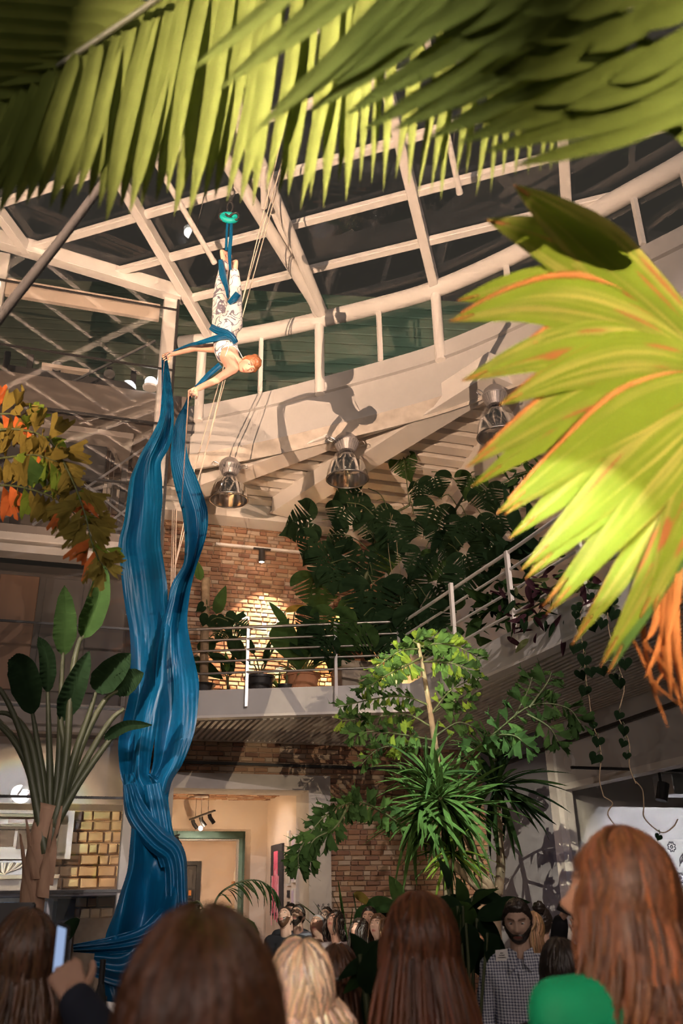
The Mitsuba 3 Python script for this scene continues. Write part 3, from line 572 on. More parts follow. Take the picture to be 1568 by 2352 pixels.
put('body', tube([sp0 + Z * .12 + A * .05, sp0 - Z * .13 - A * .04], .085, 16), 'm_black', SPT, smooth=40); put('bracket', tube([sp0 + Z * .1, sp0 + Z * .3], .02, 8), 'm_black', SPT); put('track', bar(sp0 + Z * .31 - A * 1.5, sp0 + Z * .31 + A * 3, .04, .04), 'm_black', SPT)
PR = thing('flower_poster', 'large white wall sheet with ink drawings of flowers and leaves in the gallery', 'poster')
pp = PP(1440, 1928, G0, B); pu = float((pp - G0) @ A); pz = pp[2]; pzb = PP(1530, 2082, G0, B)[2]
put('sheet', box((3.2, pz - pzb, .02), gw(pu + 1.6, (pz + pzb) / 2, .02), A, Z, -B), 'm_white', PR)
def ink(P, r=.008): put('drawing', tube(P, r, 5), 'm_ink', PR)
for px, py, kind in [(1542, 1945, 0), (1560, 1972, 1), (1500, 2000, 1), (1562, 2016, 0), (1480, 1960, 0), (1520, 2055, 0), (1465, 2040, 1)]:
    c = PP(px, py, G0 - B * .035, B); th = np.linspace(0, 2 * np.pi, 49)
    if kind == 0:
        rr = .055 + .028 * np.abs(np.sin(th * 4)); ink(c + rr[:, None] * (np.cos(th)[:, None] * A + np.sin(th)[:, None] * Z)); ink(c + .022 * (np.cos(th)[:, None] * A + np.sin(th)[:, None] * Z))
    else:
        for s in (-1, 1): ink(np.array([c + A * (.1 * t + s * .035 * math.sin(math.pi * t)) + Z * (.17 * t - .08) for t in np.linspace(0, 1, 14)]))
        ink(np.array([c + A * (.1 * t) + Z * (.17 * t - .08) for t in np.linspace(-.3, 1, 8)]), .006)
spot('gallery_spot', gw(2.2, 3.1, 3.4), gw(1.9, 1.95, 0), (.95, .95, 1.0), 42, 27, 22)
struct('ceiling_gallery', prism(sbox(-.1, 4.25, 14, 4.39), 0.25, 9, RM), 'm_plaster', label='dim ceiling of the side gallery')
# ---------------------------------------------------------------- industrial pendant lamps
for k, (pt, pb, xb, Y, w) in enumerate([((529, 1047), 1168, 525, 13.6, .325), ((795, 990), 1121, 795, 12.8, .34), ((1133, 880), 1024, 1138, 11.1, .31)]):
    top = PY(*pt, Y); bot = PY(xb, pb - 12, Y); H = top[2] - bot[2]; R = w; o = V(top[0], top[1], bot[2])
    t = thing('industrial_lamp', ('unlit chrome pendant lamp with clear dome, nearest the silks', 'unlit chrome pendant lamp in the middle over the monstera', 'unlit chrome pendant lamp partly behind the big fan leaf')[k], 'lamp', 'chrome pendant lamps under the ceiling')
    P = lambda L: [(r * R, (1 - z) * H) for r, z in L]
    put('housing', lathe(P([(.001, .05), (.3, .07), (.5, .13), (.58, .2), (.60, .22), (.58, .24)]), o), 'm_greymetal', t, smooth=50)
    put('ribbed_neck', cat_([lathe(P([(.56, .24), (.36, .40)]), o)] + [bar(o + Z * (H * .76) + V(math.cos(a), math.sin(a), 0) * R * .58, o + Z * (H * .60) + V(math.cos(a), math.sin(a), 0) * R * .37, .012, .02) for a in np.linspace(0, 6.28, 25)[:-1]]), 'm_greymetal', t)
    put('clear_dome', lathe(P([(.36, .40), (.52, .45), (.68, .52), (.78, .60), (.84, .68)]), o, Z, 32), 'm_pane', t, smooth=70)
    put('inner_reflector', lathe(P([(.2, .40), (.40, .50), (.52, .60), (.60, .70)]), o, Z, 32), 'm_mirror', t, smooth=70)
    put('reflector', lathe(P([(.84, .66), (.93, .76), (.985, .86), (1.0, .93)]), o, Z, 40), 'm_mirror', t, smooth=70)
    put('rim', tube([o + Z * H * .07 + R * V(math.cos(a), math.sin(a), 0) for a in np.linspace(0, 2 * math.pi, 41)], .014, 8), 'm_steel', t, smooth=60)
    put('hook', tube([o + Z * H * .95, o + Z * (H * .98) + A * .03, o + Z * H * 1.01, V(o[0], o[1], 9.04)], .012, 8), 'm_steel', t)
    for s in (-1, 1): put('clip', tube(spline([o + Z * H * .80 + A * s * R * .58, o + Z * H * .84 + A * s * R * .85, o + Z * H * .78 + A * s * R * .95, o + Z * H * .75 + A * s * R * .72], 10), .008, 6), 'm_steel', t)
# thin rope falls that run from the skylight to the left
t = thing('rigging_rope', 'pair of pale rigging ropes slanting down behind the acrobat', 'rope')
for a, b, Y0, Y1 in [((594, 560), (447, 1075), 9.6, 12.0), ((606, 545), (462, 1075), 9.6, 12.0), ((590, 552), (508, 890), 9.6, 10.6)]:
    p, q = PY(*a, Y0), PY(*b, Y1); p0 = p + (p - q) * .22
    put('strand', tube([p + (p - q) * .5, p, q, PY(402, 1300, 12.3), PY(396, 1560, 12.25)] if a[1] != 552 else [p + (p - q) * .9, p, q, q + (q - p) * .6], .008, 6), 'm_cream', t)
t = thing('rigging_rope', 'thin cord bundle hanging along the shaft corner', 'rope')
for k, px in enumerate((396, 400, 405)): put('strand', tube([PY(px, 1170, 13.0), PY(px - 3, 1330, 12.9), PY(px - 8 + 2 * k, 1560, 12.8)], .008, 5), 'm_cream', t)
# ---------------------------------------------------------------- people: one continuous body, clothes and hair as its parts
def vnoise(p, s, seed=0): return meshkit.noise(np.asarray(p) * s, seed) - .5
def sphere_m(c, r, seg=14): return m3.Manifold.sphere(float(r), seg).translate([float(x) for x in c])
def chain(bones, refine=.02, smooth=6, iters=None, extra=None):
    """bones: list of ((p, r), (q, s)); the union of their hulls, remeshed and smoothed"""
    L = [m3.Manifold.batch_hull([sphere_m(*a), sphere_m(*b)]) for a, b in bones] + (extra or [])
    u = m3.Manifold.batch_boolean(L, m3.OpType.Add)
    if refine: u = u.refine_to_length(refine)
    m = u.to_mesh(); t = trimesh.Trimesh(m.vert_properties[:, :3].astype(float), m.tri_verts, process=True)
    if smooth: trimesh.smoothing.filter_taubin(t, .5, -.53, iterations=smooth)
    return t
def man(t): return m3.Manifold(m3.Mesh(np.asarray(t.vertices, np.float32), np.asarray(t.faces, np.uint32)))
def gauss(v, c, s): return np.exp(-0.5 * (((v - np.asarray(c)) / np.asarray(s))**2).sum(1))
def head_mesh(sub=4, female=True):
    """a head in its own frame: x to its left, y out of the face, z up; chin -0.115, crown 0.115"""
    s = trimesh.creation.icosphere(sub); u = s.vertices.copy(); v = u * np.array([.074, .095, .118])
    lo = np.clip(-u[:, 2], 0, 1); front = np.clip(u[:, 1], 0, 1)
    v[:, 0] *= 1 - (.34 if female else .24) * lo**1.6
    v[:, 1] = np.where(u[:, 1] < 0, v[:, 1] * (1 - .45 * lo**1.3), v[:, 1] * (1 - .06 * lo))
    v[:, 1] -= .010 * np.clip(u[:, 2] - .25, 0, 1) * front
    ey = .085
    def push(c, sg, amt, d=(0, 1, 0)):
        w = gauss(v, c, sg) * (front > .05); v[:] = v + w[:, None] * amt * np.asarray(d, float)
    for sx in (-1, 1):
        push((sx * .032, .085, .014), (.014, .03, .011), -.011)
        push((sx * .030, .088, .036), (.018, .03, .006), .005)
        push((sx * .042, .075, -.022), (.016, .03, .016), .005)
    push((0, .095, -.006), (.0075, .03, .02), .010); push((0, .095, -.020), (.010, .03, .010), .018)
    for sx in (-1, 1): push((sx * .011, .09, -.026), (.006, .03, .007), .007)
    push((0, .09, -.060), (.020, .03, .007), .007); push((0, .09, -.053), (.016, .03, .004), .004); push((0, .09, -.0605), (.022, .03, .0022), -.004)
    push((0, .085, -.098), (.018, .03, .012), .010 if not female else .007)
    s.vertices = v
    L = [s]
    for sx in (-1, 1):
        e = trimesh.creation.icosphere(3); w = e.vertices.copy()
        dish = 1 - .55 * np.exp(-((w[:, 1] * 1.3)**2 + (w[:, 2] * 1.2 - .1)**2) / .22) * (w[:, 0] * sx > 0)
        e.vertices = np.column_stack([w[:, 0] * .010 * dish, w[:, 1] * .019 + .006 * w[:, 2], w[:, 2] * .031]) @ np.array([[1, .0, 0], [0, 1, 0], [0, 0, 1.0]])
        e.vertices += np.array([sx * .077, -.012, -.006]); L.append(e)
    return L
def face_colour(l, skin, lips, brow):
    c = np.tile(np.asarray(skin, float), (len(l), 1))
    def tint(w, col): c[:] = c * (1 - w[:, None]) + w[:, None] * np.asarray(col)
    fr = l[:, 1] > .045
    x = np.abs(l[:, 0])
    tint(fr * np.clip(gauss(l * (1, 0, 1), (0, 0, -.0605), (.014, 1, .0055)) * 1.6, 0, 1), lips)
    arc = l[:, 2] - (.034 + .004 * np.sin((x - .012) / .04 * np.pi))
    tint(fr * (x > .010) * (x < .052) * np.clip(np.exp(-.5 * (arc / .0035)**2) * 1.3, 0, .85), brow)
    return c
def frame_of(fwd, up):
    f = unit(fwd); x = unit(np.cross(f, up)); return -x if False else x, f, np.cross(x, f)
class Person:
    def __init__(self, label, group=None, cat='person'): self.k = thing('person', label, cat, group)
    def head(self, c, fwd, up, scale=1.0): self.c, self.s = np.asarray(c, float), scale; x, y, z = frame_of(fwd, up); self.R = np.stack([x, y, z], 1); return self
    def w(self, l): return self.c + (np.asarray(l, float) * self.s) @ self.R.T
    def l(self, p): return ((np.asarray(p) - self.c) @ self.R) / self.s
    def body(self, bones, skin, lips=(.42, .14, .12), brow=(.08, .04, .025), female=True, sub=4, refine=.022, neck=.052, mat_='m_skin', hands=None, smooth=5):
        hb = []
        for h in head_mesh(sub, female):
            q = h.copy(); q.vertices = self.w(h.vertices); q.fix_normals(); hb.append(man(q))
        t = chain(bones, refine, smooth); u = man(t)
        nk = m3.Manifold.batch_hull([sphere_m(self.w((0, -.022, -.055)), neck), sphere_m(self.neck, neck * 1.12)]).refine_to_length(.02)
        u = m3.Manifold.batch_boolean([u, nk] + hb + (hands or []), m3.OpType.Add)
        m = u.to_mesh(); t = trimesh.Trimesh(m.vert_properties[:, :3].astype(float), m.tri_verts, process=True)
        col = face_colour(self.l(t.vertices), skin, lips, brow)
        self.skin = put('body', t, mat_, self.k, True, color=col)
        return self
    def eyes(self, iris=(.12, .07, .04), gaze=(0, 1, 0)):
        for sx in (-1, 1):
            e = trimesh.creation.icosphere(3, .0125); d = e.vertices / .0125; g = d @ unit(np.asarray(gaze) + np.array([0, .0, 0]))
            col = np.where((g > .93)[:, None], (.01, .01, .01), np.where((g > .80)[:, None], iris, (.62, .58, .54)))
            e.vertices = self.w(e.vertices * (1.05, 1, .62) + np.array([sx * .031, .0675, .0125])); put('eye', e, 'm_vcgloss', self.k, True, color=col)
        return self
    def cap(self, mt, line=.055, nape=-.07, thick=.011, rough=.004, sub=4, name='hair', side=.0, part=None):
        s = trimesh.creation.icosphere(sub); u = s.vertices; v = u * np.array([.074, .095, .118])
        lo = np.clip(-u[:, 2], 0, 1); v[:, 0] *= 1 - .2 * lo**1.6; v[:, 1] = np.where(u[:, 1] < 0, v[:, 1] * (1 - .32 * lo**1.3), v[:, 1])
        az = np.arctan2(np.abs(u[:, 0]), u[:, 1]); lim = np.interp(az, [0, .7, 1.25, 1.5, 1.75, 2.3, 3.15], [line, line - .005, line - .045 - side, -.03 - side, .0 - side, nape, nape - .01])
        d = v[:, 2] - lim; th = thick * np.clip(d / .016, -0.5, 1) + rough * 2 * vnoise(u, 9, 3) * np.clip(d / .02, 0, 1) + rough * vnoise(u * (1, 1, .35), 34, 5)
        v = v + u * th[:, None]; keep = (d > -.008)[s.faces].all(1)
        put(name, trimesh.Trimesh(self.w(v), s.faces[keep], process=False), mt, self.k, True); return self
    def locks(self, mt, n=300, length=.3, seed=1, r=.006, wave=.012, azr=(0.9, math.pi), spread=.02, curl=1.2, name='hair', lift=1.06, seg=16, gather=None, down=(0, 0, -1), sides=5, thmax=1.1):
        """many tapered locks that leave the crown, follow the skull and then hang"""
        rg = np.random.default_rng(seed); L = []; dn = unit(down); base = np.array(scene[mt]['b']['base_color']['value']); col = []
        for i in range(n):
            sx = rg.choice((-1, 1)); az = sx * (azr[0] + (azr[1] - azr[0]) * rg.random()); th0 = thmax * rg.random()**.8 + .02; lf = lift + rg.uniform(-.045, .055); sw = rg.normal(0, .13)
            pts = []
            for th in np.linspace(th0, 1.75 + rg.uniform(-.1, .15), 8):
                a = (az * (.55 + .45 * min(1, th / 1.3)) if abs(az) < 1.6 else az) + sw * th + .09 * math.sin(4 * th + i)
                u = np.array([math.sin(th) * math.sin(a), math.sin(th) * math.cos(a), math.cos(th)]); pts.append(u * np.array([.076, .097, .118]) * lf)
            P = self.w(np.array(pts)); e = P[-1]; out = unit((e - self.c) - dn * np.dot(e - self.c, dn)); Ln = length * rg.uniform(.75, 1.1); k = np.linspace(.12, 1, seg - 8)[:, None]
            side = np.cross(dn, out); ph = rg.uniform(0, 6.28)
            tail = e + dn * (Ln * k) + out * (spread * np.sin(k * 2.2) * rg.uniform(.2, 1.4)) + (side * np.sin(k * curl * 6.28 + ph) + out * np.cos(k * curl * 6.28 + ph)) * wave * k
            if gather is not None: tail = tail * (1 - .75 * k) + (np.asarray(gather) + (tail - e) * .9) * (.75 * k)
            Q = np.vstack([P, tail]); tt = np.linspace(0, 1, len(Q)); rr = r * rg.uniform(.7, 1.4) * np.clip(np.minimum(tt * 6 + .3, (1 - tt) * 2.2 + .12), .1, 1)
            L.append(tube(Q, rr, sides, caps=False, up=out + .01)); col.append(np.tile(np.clip(base * rg.uniform(.45, 1.75) * np.array([1, rg.uniform(.9, 1.08), rg.uniform(.85, 1.1)]), 0, .9), (len(L[-1].vertices), 1)))
        put(name, cat_(L), 'm_hairlock', self.k, True, color=np.vstack(col)); return self
    def glasses(self, mt='m_black', r=.021):
        L = []; th = np.linspace(0, 2 * np.pi, 25)
        for sx in (-1, 1):
            L.append(tube(self.w(np.column_stack([sx * .033 + r * 1.15 * np.cos(th), .098 + 0 * th, .012 + r * .85 * np.sin(th)])), .0024, 6, up=self.R[:, 1]))
            L.append(tube(self.w(np.array([(sx * .057, .096, .016), (sx * .078, .05, .014), (sx * .080, -.02, .006)])), .0024, 6))
        L.append(tube(self.w(np.array([(-.010, .1, .014), (0, .103, .016), (.010, .1, .014)])), .0024, 6))
        put('glasses', cat_(L), mt, self.k); return self
    def beard(self, mt, thick=.007, sub=4, lim=-.044):
        s = head_mesh(sub, False)[0]; v = s.vertices; n = s.vertex_normals
        d = np.minimum(lim - v[:, 2] + .35 * np.clip(np.abs(v[:, 0]) - .03, 0, .05) * 2.2, (v[:, 1] - .01)); mouth = gauss(v * (1, 0, 1), (0, 0, -.060), (.014, 1, .005))
        d = np.where(mouth > .22, -1, d); keep = (d > -.003)[s.faces].all(1)
        put('beard', trimesh.Trimesh(self.w(v + n * (thick * np.clip(d / .01, -.3, 1) + .002 * vnoise(v, 400))[:, None]), s.faces[keep], process=False), mt, self.k, True); return self
    def wear(self, name, bones, mt, refine=.025, smooth=5, label=None, wrinkle=.006, ws=14, **kw):
        t = chain(bones, refine, smooth); t.vertices += t.vertex_normals * (wrinkle * 2 * vnoise(t.vertices * (1, 1, .7), ws, 2))[:, None]
        if 'tint' in kw: kw['color'] = kw.pop('tint')(t.vertices)
        k = put(name, t, mt, self.k, True, **kw)
        if label: labels[k] = {'label': label}
        return self
def hand(wrist, direc, palm_n, curl=.5, size=.18, thumb=1, refine=.006):
    """palm, four fingers of unequal length bent at two knuckles, and a thumb from the side of the palm"""
    d, n = unit(direc), unit(palm_n); n = unit(n - d * np.dot(n, d)); s = np.cross(d, n); w = np.asarray(wrist, float); k = size / .18
    B_ = []
    pl = [w + s * x * k + d * y * k for x, y in ((-.022, .015), (.022, .015), (-.034, .085), (-.012, .092), (.012, .09), (.032, .082))]
    ex = [m3.Manifold.batch_hull([sphere_m(p, .013 * k, 10) for p in pl])]
    for i, (x, y, L) in enumerate([(-.033, .085, .062), (-.011, .093, .072), (.011, .091, .068), (.031, .083, .052)]):
        p = w + s * x * k + d * y * k; a = 0; r = .0092 * k
        for j, f in enumerate((.45, .32, .25)):
            a += curl * (.9 + .1 * i); q = p + (d * math.cos(a) + n * math.sin(a)) * L * f * k * 1.15; B_.append(((p, r), (q, r * .92))); p = q; r *= .93
    p = w + s * (-.026 * thumb) * k + d * .022 * k
    for j, (L, e) in enumerate([(.040, .9), (.030, .5), (.026, .25)]):
        q = p + unit(d * .75 - s * thumb * e + n * (.25 + .35 * curl)) * L * k; B_.append(((p, .0115 * k * (1 - .1 * j)), (q, .0105 * k * (1 - .1 * j)))); p = q
    B_.append(((w - d * .03 * k, .024 * k), (w + d * .03 * k, .024 * k)))
    t = chain(B_, refine * k, 3, extra=ex); return man(t)
def limb(ps, rs): return [((ps[i], rs[i]), (ps[i + 1], rs[i + 1])) for i in range(len(ps) - 1)]
SK_ = (.62, .40, .29)
scene['m_skin'] = {'type': 'twosided', 'b': {'type': 'principled', 'base_color': VC, 'roughness': .58, 'specular': .22}}
mat('m_hairlock', VC, .36, spec=.6)
for nme, c in dict(brown=(.085, .04, .02), dark=(.022, .014, .010), red=(.16, .055, .025), ginger=(.23, .085, .036), blond=(.46, .27, .13), grey=(.32, .29, .28), chestnut=(.11, .045, .022)).items():
    mat('m_hair_' + nme, c, .38, spec=.6)

# ---------------------------------------------------------------- the acrobat
mat('m_lace', mikit.proc(lambda p, n, uv: mikit.mix((.72, .68, .65), (.10, .09, .13), mikit.smoothstep(.06, .03, dr.abs(noise(p.x * 17 + 4 * noise(p.y * 11, p.z * 11), p.y * 15, p.z * 13 + 4 * noise(p.x * 11, p.z * 8)) - .5)) * .95)), .7)
ac = Person('acrobat hanging head down in a white patterned catsuit, arms spread, wound in teal silk')
a_ = lambda x, y, Y: PY(x, y, Y)
hip, chest, neck = a_(521, 748, 7.8), a_(520, 806, 7.72), a_(540, 826, 7.66)
belly = a_(515, 776, 7.78)
sh1, el1, wr1 = a_(512, 801, 7.88), a_(450, 798, 8.0), a_(392, 813, 8.0)
sh2, el2, wr2 = a_(535, 848, 7.55), a_(492, 876, 7.5), a_(452, 893, 7.5)
h1, k1, an1 = a_(509, 742, 7.86), a_(505, 672, 7.84), a_(516, 604, 7.82)
h2, k2, an2 = a_(534, 744, 7.72), a_(541, 683, 7.72), a_(538, 622, 7.74)
ft1, ft2 = a_(508, 576, 7.74), a_(543, 600, 7.66)
he1, he2 = a_(527, 588, 7.84), a_(534, 606, 7.8)
hc = a_(571, 838, 7.60)
up_ = unit(a_(592, 824, 7.62) - a_(553, 853, 7.56)); fwd_ = unit(a_(575, 868, 7.35) - a_(570, 836, 7.60))
ac.head(hc, fwd_, up_, 1.06); ac.neck = neck
torso = limb([hip, belly, chest, a_(528, 822, 7.68), neck], [.115, .112, .118, .10, .055]) + [((sh1, .062), (a_(524, 822, 7.7), .085)), ((sh2, .060), (a_(526, 826, 7.68), .085)), ((h1, .098), (h2, .098))]
legs = limb([h1, k1, an1], [.098, .062, .040]) + limb([h2, k2, an2], [.096, .060, .040]) + limb([an1, he1], [.04, .032]) + limb([he1, ft1], [.034, .022]) + limb([an2, he2], [.04, .032]) + limb([he2, ft2], [.034, .022]) + limb([an1, ft1], [.036, .022]) + limb([an2, ft2], [.036, .022])
calf = [((k1 * .62 + an1 * .38 - V(.0, .0, 0), .060), (k1 * .3 + an1 * .7, .047)), ((k2 * .62 + an2 * .38, .058), (k2 * .3 + an2 * .7, .046))]
arms = limb([sh1, el1, wr1], [.056, .042, .030]) + limb([sh2, el2, wr2], [.054, .041, .030])
gp1, gp2 = a_(377, 822, 8.0), a_(439, 903, 7.5)
hs = [hand(wr1, gp1 - wr1, V(.2, -.9, -.5), .95, .17), hand(wr2, gp2 - wr2, V(.2, -.9, -.5), .95, .17)]
ac.body(torso + legs + calf + arms, (.56, .33, .245), (.42, .11, .09), (.13, .06, .03), sub=5, refine=.018, neck=.046, hands=hs)
ac.eyes(gaze=(0, 1, -.1)).cap('m_hair_ginger', .052, -.05, .012, .006)
bun = trimesh.creation.icosphere(3, .045); bun.vertices += bun.vertices / .045 * (.012 * vnoise(bun.vertices, 90))[:, None]; bun.apply_translation(ac.w((.01, -.08, .075))); put('hair_bun', bun, 'm_hair_ginger', ac.k, True)
g_ = lambda L, e: [((a[0], a[1] + e), (b[0], b[1] + e)) for a, b in L]
suit = g_(limb([hip, belly, chest, a_(521, 812, 7.72)], [.115, .112, .118, .112]) + [((h1, .098), (h2, .098))] + limb([h1, k1, an1 * .94 + k1 * .06], [.098, .062, .041]) + limb([h2, k2, an2 * .94 + k2 * .06], [.096, .060, .041]) + calf, .012)
ac.wear('catsuit', suit, 'm_lace', .018, 4, label='white catsuit with fine dark swirls', wrinkle=.005, ws=22)
put('strap', cat_([tube(spline([a_(527, 783, 7.60), a_(524, 800, 7.585), a_(516, 822, 7.60)], 10), .006, 6), tube(spline([a_(545, 800, 7.6), a_(552, 812, 7.6), a_(557, 822, 7.62)], 8), .004, 6)]), 'm_white', ac.k)
ear = ac.w((.081, .0, -.034)); put('earring', trimesh.creation.icosphere(1, .006).apply_translation(ear), 'm_mirror', ac.k)

# ---------------------------------------------------------------- teal silk
scene['m_silk'] = {'type': 'twosided', 'b': {'type': 'principled', 'base_color': mikit.proc(lambda p, n, uv: mikit.mix((.000, .050, .125), (.000, .072, .160), fbm(p.x * 40, p.y * 40, p.z * 3, 3))), 'roughness': .42, 'specular': .5, 'sheen': .5, 'sheen_tint': .8}}
SILK = thing('aerial_silk', 'long teal acrobat silk wound round the performer and falling in two twisting tails', 'fabric')
def sheet(rows, name, amp, seed, n=170, m=72, folds=2.2, drift=2.0, pleat=.010, pleats=11, twist=0.0, label=None, mrg=(0, 0)):
    """rows: (y, x left, x right, depth Y) of the cloth; folds run down it and wander"""
    R = np.array(rows, float); q = spline(R, n); s = np.linspace(0, 1, m); q[:, 2] += 7 * mrg[1] * np.clip((q[:, 0] - 1380) / 60, 0, 1) * np.clip((1640 - q[:, 0]) / 60, 0, 1); q[:, 1] -= 7 * mrg[0] * np.clip((q[:, 0] - 1380) / 60, 0, 1) * np.clip((1640 - q[:, 0]) / 60, 0, 1); P = np.zeros((n, m, 3)); tt = np.linspace(0, 1, n)
    for i in range(n):
        y, xl, xr, Yd = q[i]; a = amp * np.interp(tt[i], [0, .08, .3, 1], [.15, .3, 1, 1])
        ph = drift * 2 * np.pi * tt[i] + seed
        w = np.sin(2 * np.pi * folds * s + ph + 1.3 * np.sin(3 * tt[i] + seed)) + .28 * np.sin(2 * np.pi * folds * 2.1 * s - 1.4 * ph + seed)
        w = w * (.65 + .6 * math.sin(5.3 * tt[i] + seed)**2)
        dy = a * w + pleat * (.22 + .78 * (1 - tt[i])**3) * np.sin(2 * np.pi * pleats * (s + .04 * np.sin(9 * tt[i] + seed)) + seed) + a * 1.1 * (meshkit.noise(np.column_stack([s * 3, np.full(m, tt[i] * 8), np.full(m, seed)]), 1) - .5) + twist * (s - .5) * math.sin(2 * math.pi * (tt[i] * 1.5) + seed)
        xs = xl + (xr - xl) * (s + .05 * np.sin(2 * np.pi * folds * s + ph) * np.sin(np.pi * s))
        yo = y + 3 * np.sin(2 * np.pi * s + ph)
        for j in range(m): P[i, j] = PY(xs[j], yo[j], Yd + dy[j])
    return put(name, grid(P), 'm_silk', SILK, True, label=label)
Lrows = [(818, 371, 383, 8.0), (870, 371, 392, 8.0), (920, 370, 398, 7.98), (960, 365, 399, 7.95), (1000, 346, 396, 7.92), (1030, 328, 386, 7.9), (1060, 314, 370, 7.88), (1100, 298, 372, 7.85), (1150, 291, 373, 7.8), (1200, 284, 369, 7.78), (1250, 272, 369, 7.75), (1300, 276, 377, 7.7), (1350, 281, 384, 7.68), (1400, 288, 385, 7.65), (1450, 297, 381, 7.6), (1500, 300, 374, 7.55), (1560, 298, 372, 7.5), (1600, 296, 366, 7.46), (1650, 284, 362, 7.42), (1700, 272, 354, 7.38), (1750, 273, 346, 7.34), (1790, 279, 345, 7.3), (1830, 291, 372, 7.27)]
Rrows = [(905, 432, 441, 7.5), (930, 422, 432, 7.52), (960, 406, 428, 7.55), (1000, 396, 426, 7.6), (1050, 391, 432, 7.62), (1100, 397, 452, 7.64), (1150, 410, 470, 7.64), (1180, 418, 477, 7.62), (1220, 423, 476, 7.6), (1260, 424, 466, 7.58), (1300, 420, 452, 7.56), (1340, 396, 441, 7.54), (1380, 386, 434, 7.52), (1430, 380, 430, 7.5), (1480, 374, 438, 7.48), (1530, 368, 450, 7.46), (1570, 366, 457, 7.44), (1610, 366, 455, 7.42), (1660, 360, 450, 7.4), (1700, 355, 440, 7.37), (1750, 351, 420, 7.33), (1790, 340, 396, 7.29), (1830, 330, 386, 7.26)]
Mrows = [(1775, 284, 350, 7.3), (1800, 285, 381, 7.25), (1850, 299, 388, 7.2), (1900, 301, 396, 7.16), (1950, 297, 408, 7.12), (2000, 292, 414, 7.08), (2050, 277, 409, 7.04), (2100, 262, 402, 7.0), (2150, 243, 390, 6.96), (2200, 236, 372, 6.92), (2250, 230, 350, 6.9), (2300, 240, 330, 6.88)]
sheet(Lrows, 'tail', .13, .4, folds=.95, drift=1.1, mrg=(0, 1.4))
sheet(Rrows, 'tail', .12, 2.3, folds=.85, drift=1.0, mrg=(1.4, 0))
sheet(Mrows, 'gathered_end', .20, 1.1, n=120, folds=1.15, drift=.75, pleat=.014, pleats=7)
def band_(path, name, width, n=60, m=14, thick=.02, seed=0, label=None):
    """a folded band of cloth along (x, y, depth) pixels; width in pixels, across its run"""
    q = spline(np.array(path, float), n); w = np.interp(np.linspace(0, 1, n), np.linspace(0, 1, len(np.atleast_1d(width))), np.atleast_1d(width)); t = np.gradient(q[:, :2], axis=0); t /= np.linalg.norm(t, axis=1, keepdims=True); nn_ = np.stack([-t[:, 1], t[:, 0]], 1); s = np.linspace(-.5, .5, m)
    P = np.array([[PY(*(q[i, :2] + nn_[i] * w[i] * s[j]), q[i, 2] - thick * math.cos(math.pi * s[j]) - thick * .35 * math.sin(s[j] * 19 + seed + i * .05)) for j in range(m)] for i in range(n)])
    return put(name, grid(P), 'm_silk', SILK, True, label=label)
band_([(296, 1800, 7.1), (315, 1868, 7.05), (358, 1925, 7.0), (398, 1965, 6.95), (405, 2040, 6.92), (398, 2105, 6.9), (345, 2150, 6.86), (268, 2170, 6.82), (168, 2178, 6.78)], 'swept_fold', (30, 52, 62, 60, 50, 52, 62, 56, 42, 18), 110, 26, .10)
band_([(388, 2085, 6.98), (345, 2165, 6.9), (290, 2215, 6.86), (215, 2205, 6.8)], 'swept_fold', (30, 90, 110, 70), 70, 30, .07, 2)
band_([(352, 1800, 7.15), (362, 1862, 7.1), (372, 1930, 7.05), (384, 1990, 7.0)], 'swept_fold', (46, 48, 44, 30), 60, 20, .05, 1)
band_([(522, 512, 7.72), (520, 545, 7.72), (519, 575, 7.72)], 'sling_strand', (6, 5, 6), 20, 8, .01); band_([(531, 512, 7.72), (530, 545, 7.7), (527, 580, 7.68), (529, 620, 7.62)], 'sling_strand', (7, 8, 9, 6), 26, 8, .012)
band_([(506, 596, 7.76), (511, 630, 7.70), (520, 660, 7.66), (523, 684, 7.66)], 'leg_wrap', (10, 16, 10, 4), 34, 12, .02); band_([(547, 674, 7.62), (537, 686, 7.59), (525, 697, 7.64)], 'leg_wrap', (15, 16, 11), 22, 10, .02)
band_([(483, 750, 7.74), (497, 758, 7.62), (518, 764, 7.58), (534, 776, 7.58), (541, 788, 7.62)], 'waist_wrap', (14, 17, 15, 15, 13), 40, 14, .022); band_([(538, 782, 7.6), (520, 772, 7.585), (492, 778, 7.62), (455, 788, 7.75), (432, 793, 7.9), (400, 806, 7.98), (382, 816, 8.0)], 'waist_wrap', (12, 15, 14, 9, 6, 4, 5), 50, 12, .018)
band_([(506, 838, 7.62), (480, 860, 7.60), (455, 885, 7.55), (441, 898, 7.5)], 'arm_strand', (14, 13, 9, 6), 34, 10, .016)
# rigging above the silk
RGD = thing('rigging_swivel', 'teal wrapped rescue ring with black karabiners above the acrobat', 'rigging')
rc_ = PY(526, 500, 7.72); mat('m_tealwrap', (.0, .26, .24), .55)
th = np.linspace(0, 2 * np.pi, 33)
put('ring', tube(rc_ + .075 * (np.cos(th)[:, None] * V(1, .2, 0) + np.sin(th)[:, None] * V(-.1, .2, .75)), .034, 12), 'm_tealwrap', RGD, True)
put('figure_eight', tube(rc_ + V(0, -.03, .0) + np.array([[.11 * math.cos(t), .01, .05 * math.sin(2 * t)] for t in th]), .012, 8), 'm_black', RGD, smooth=60)
kc = PY(528, 476, 7.72)
put('karabiner', tube(kc + np.array([[.032 * math.cos(t), 0, .075 * math.sin(t)] for t in th]), .011, 8), 'm_black', RGD, smooth=60)
put('swivel', tube([PY(529, 463, 7.72), PY(531, 452, 7.72)], .024, 12), 'm_steel', RGD, smooth=50)
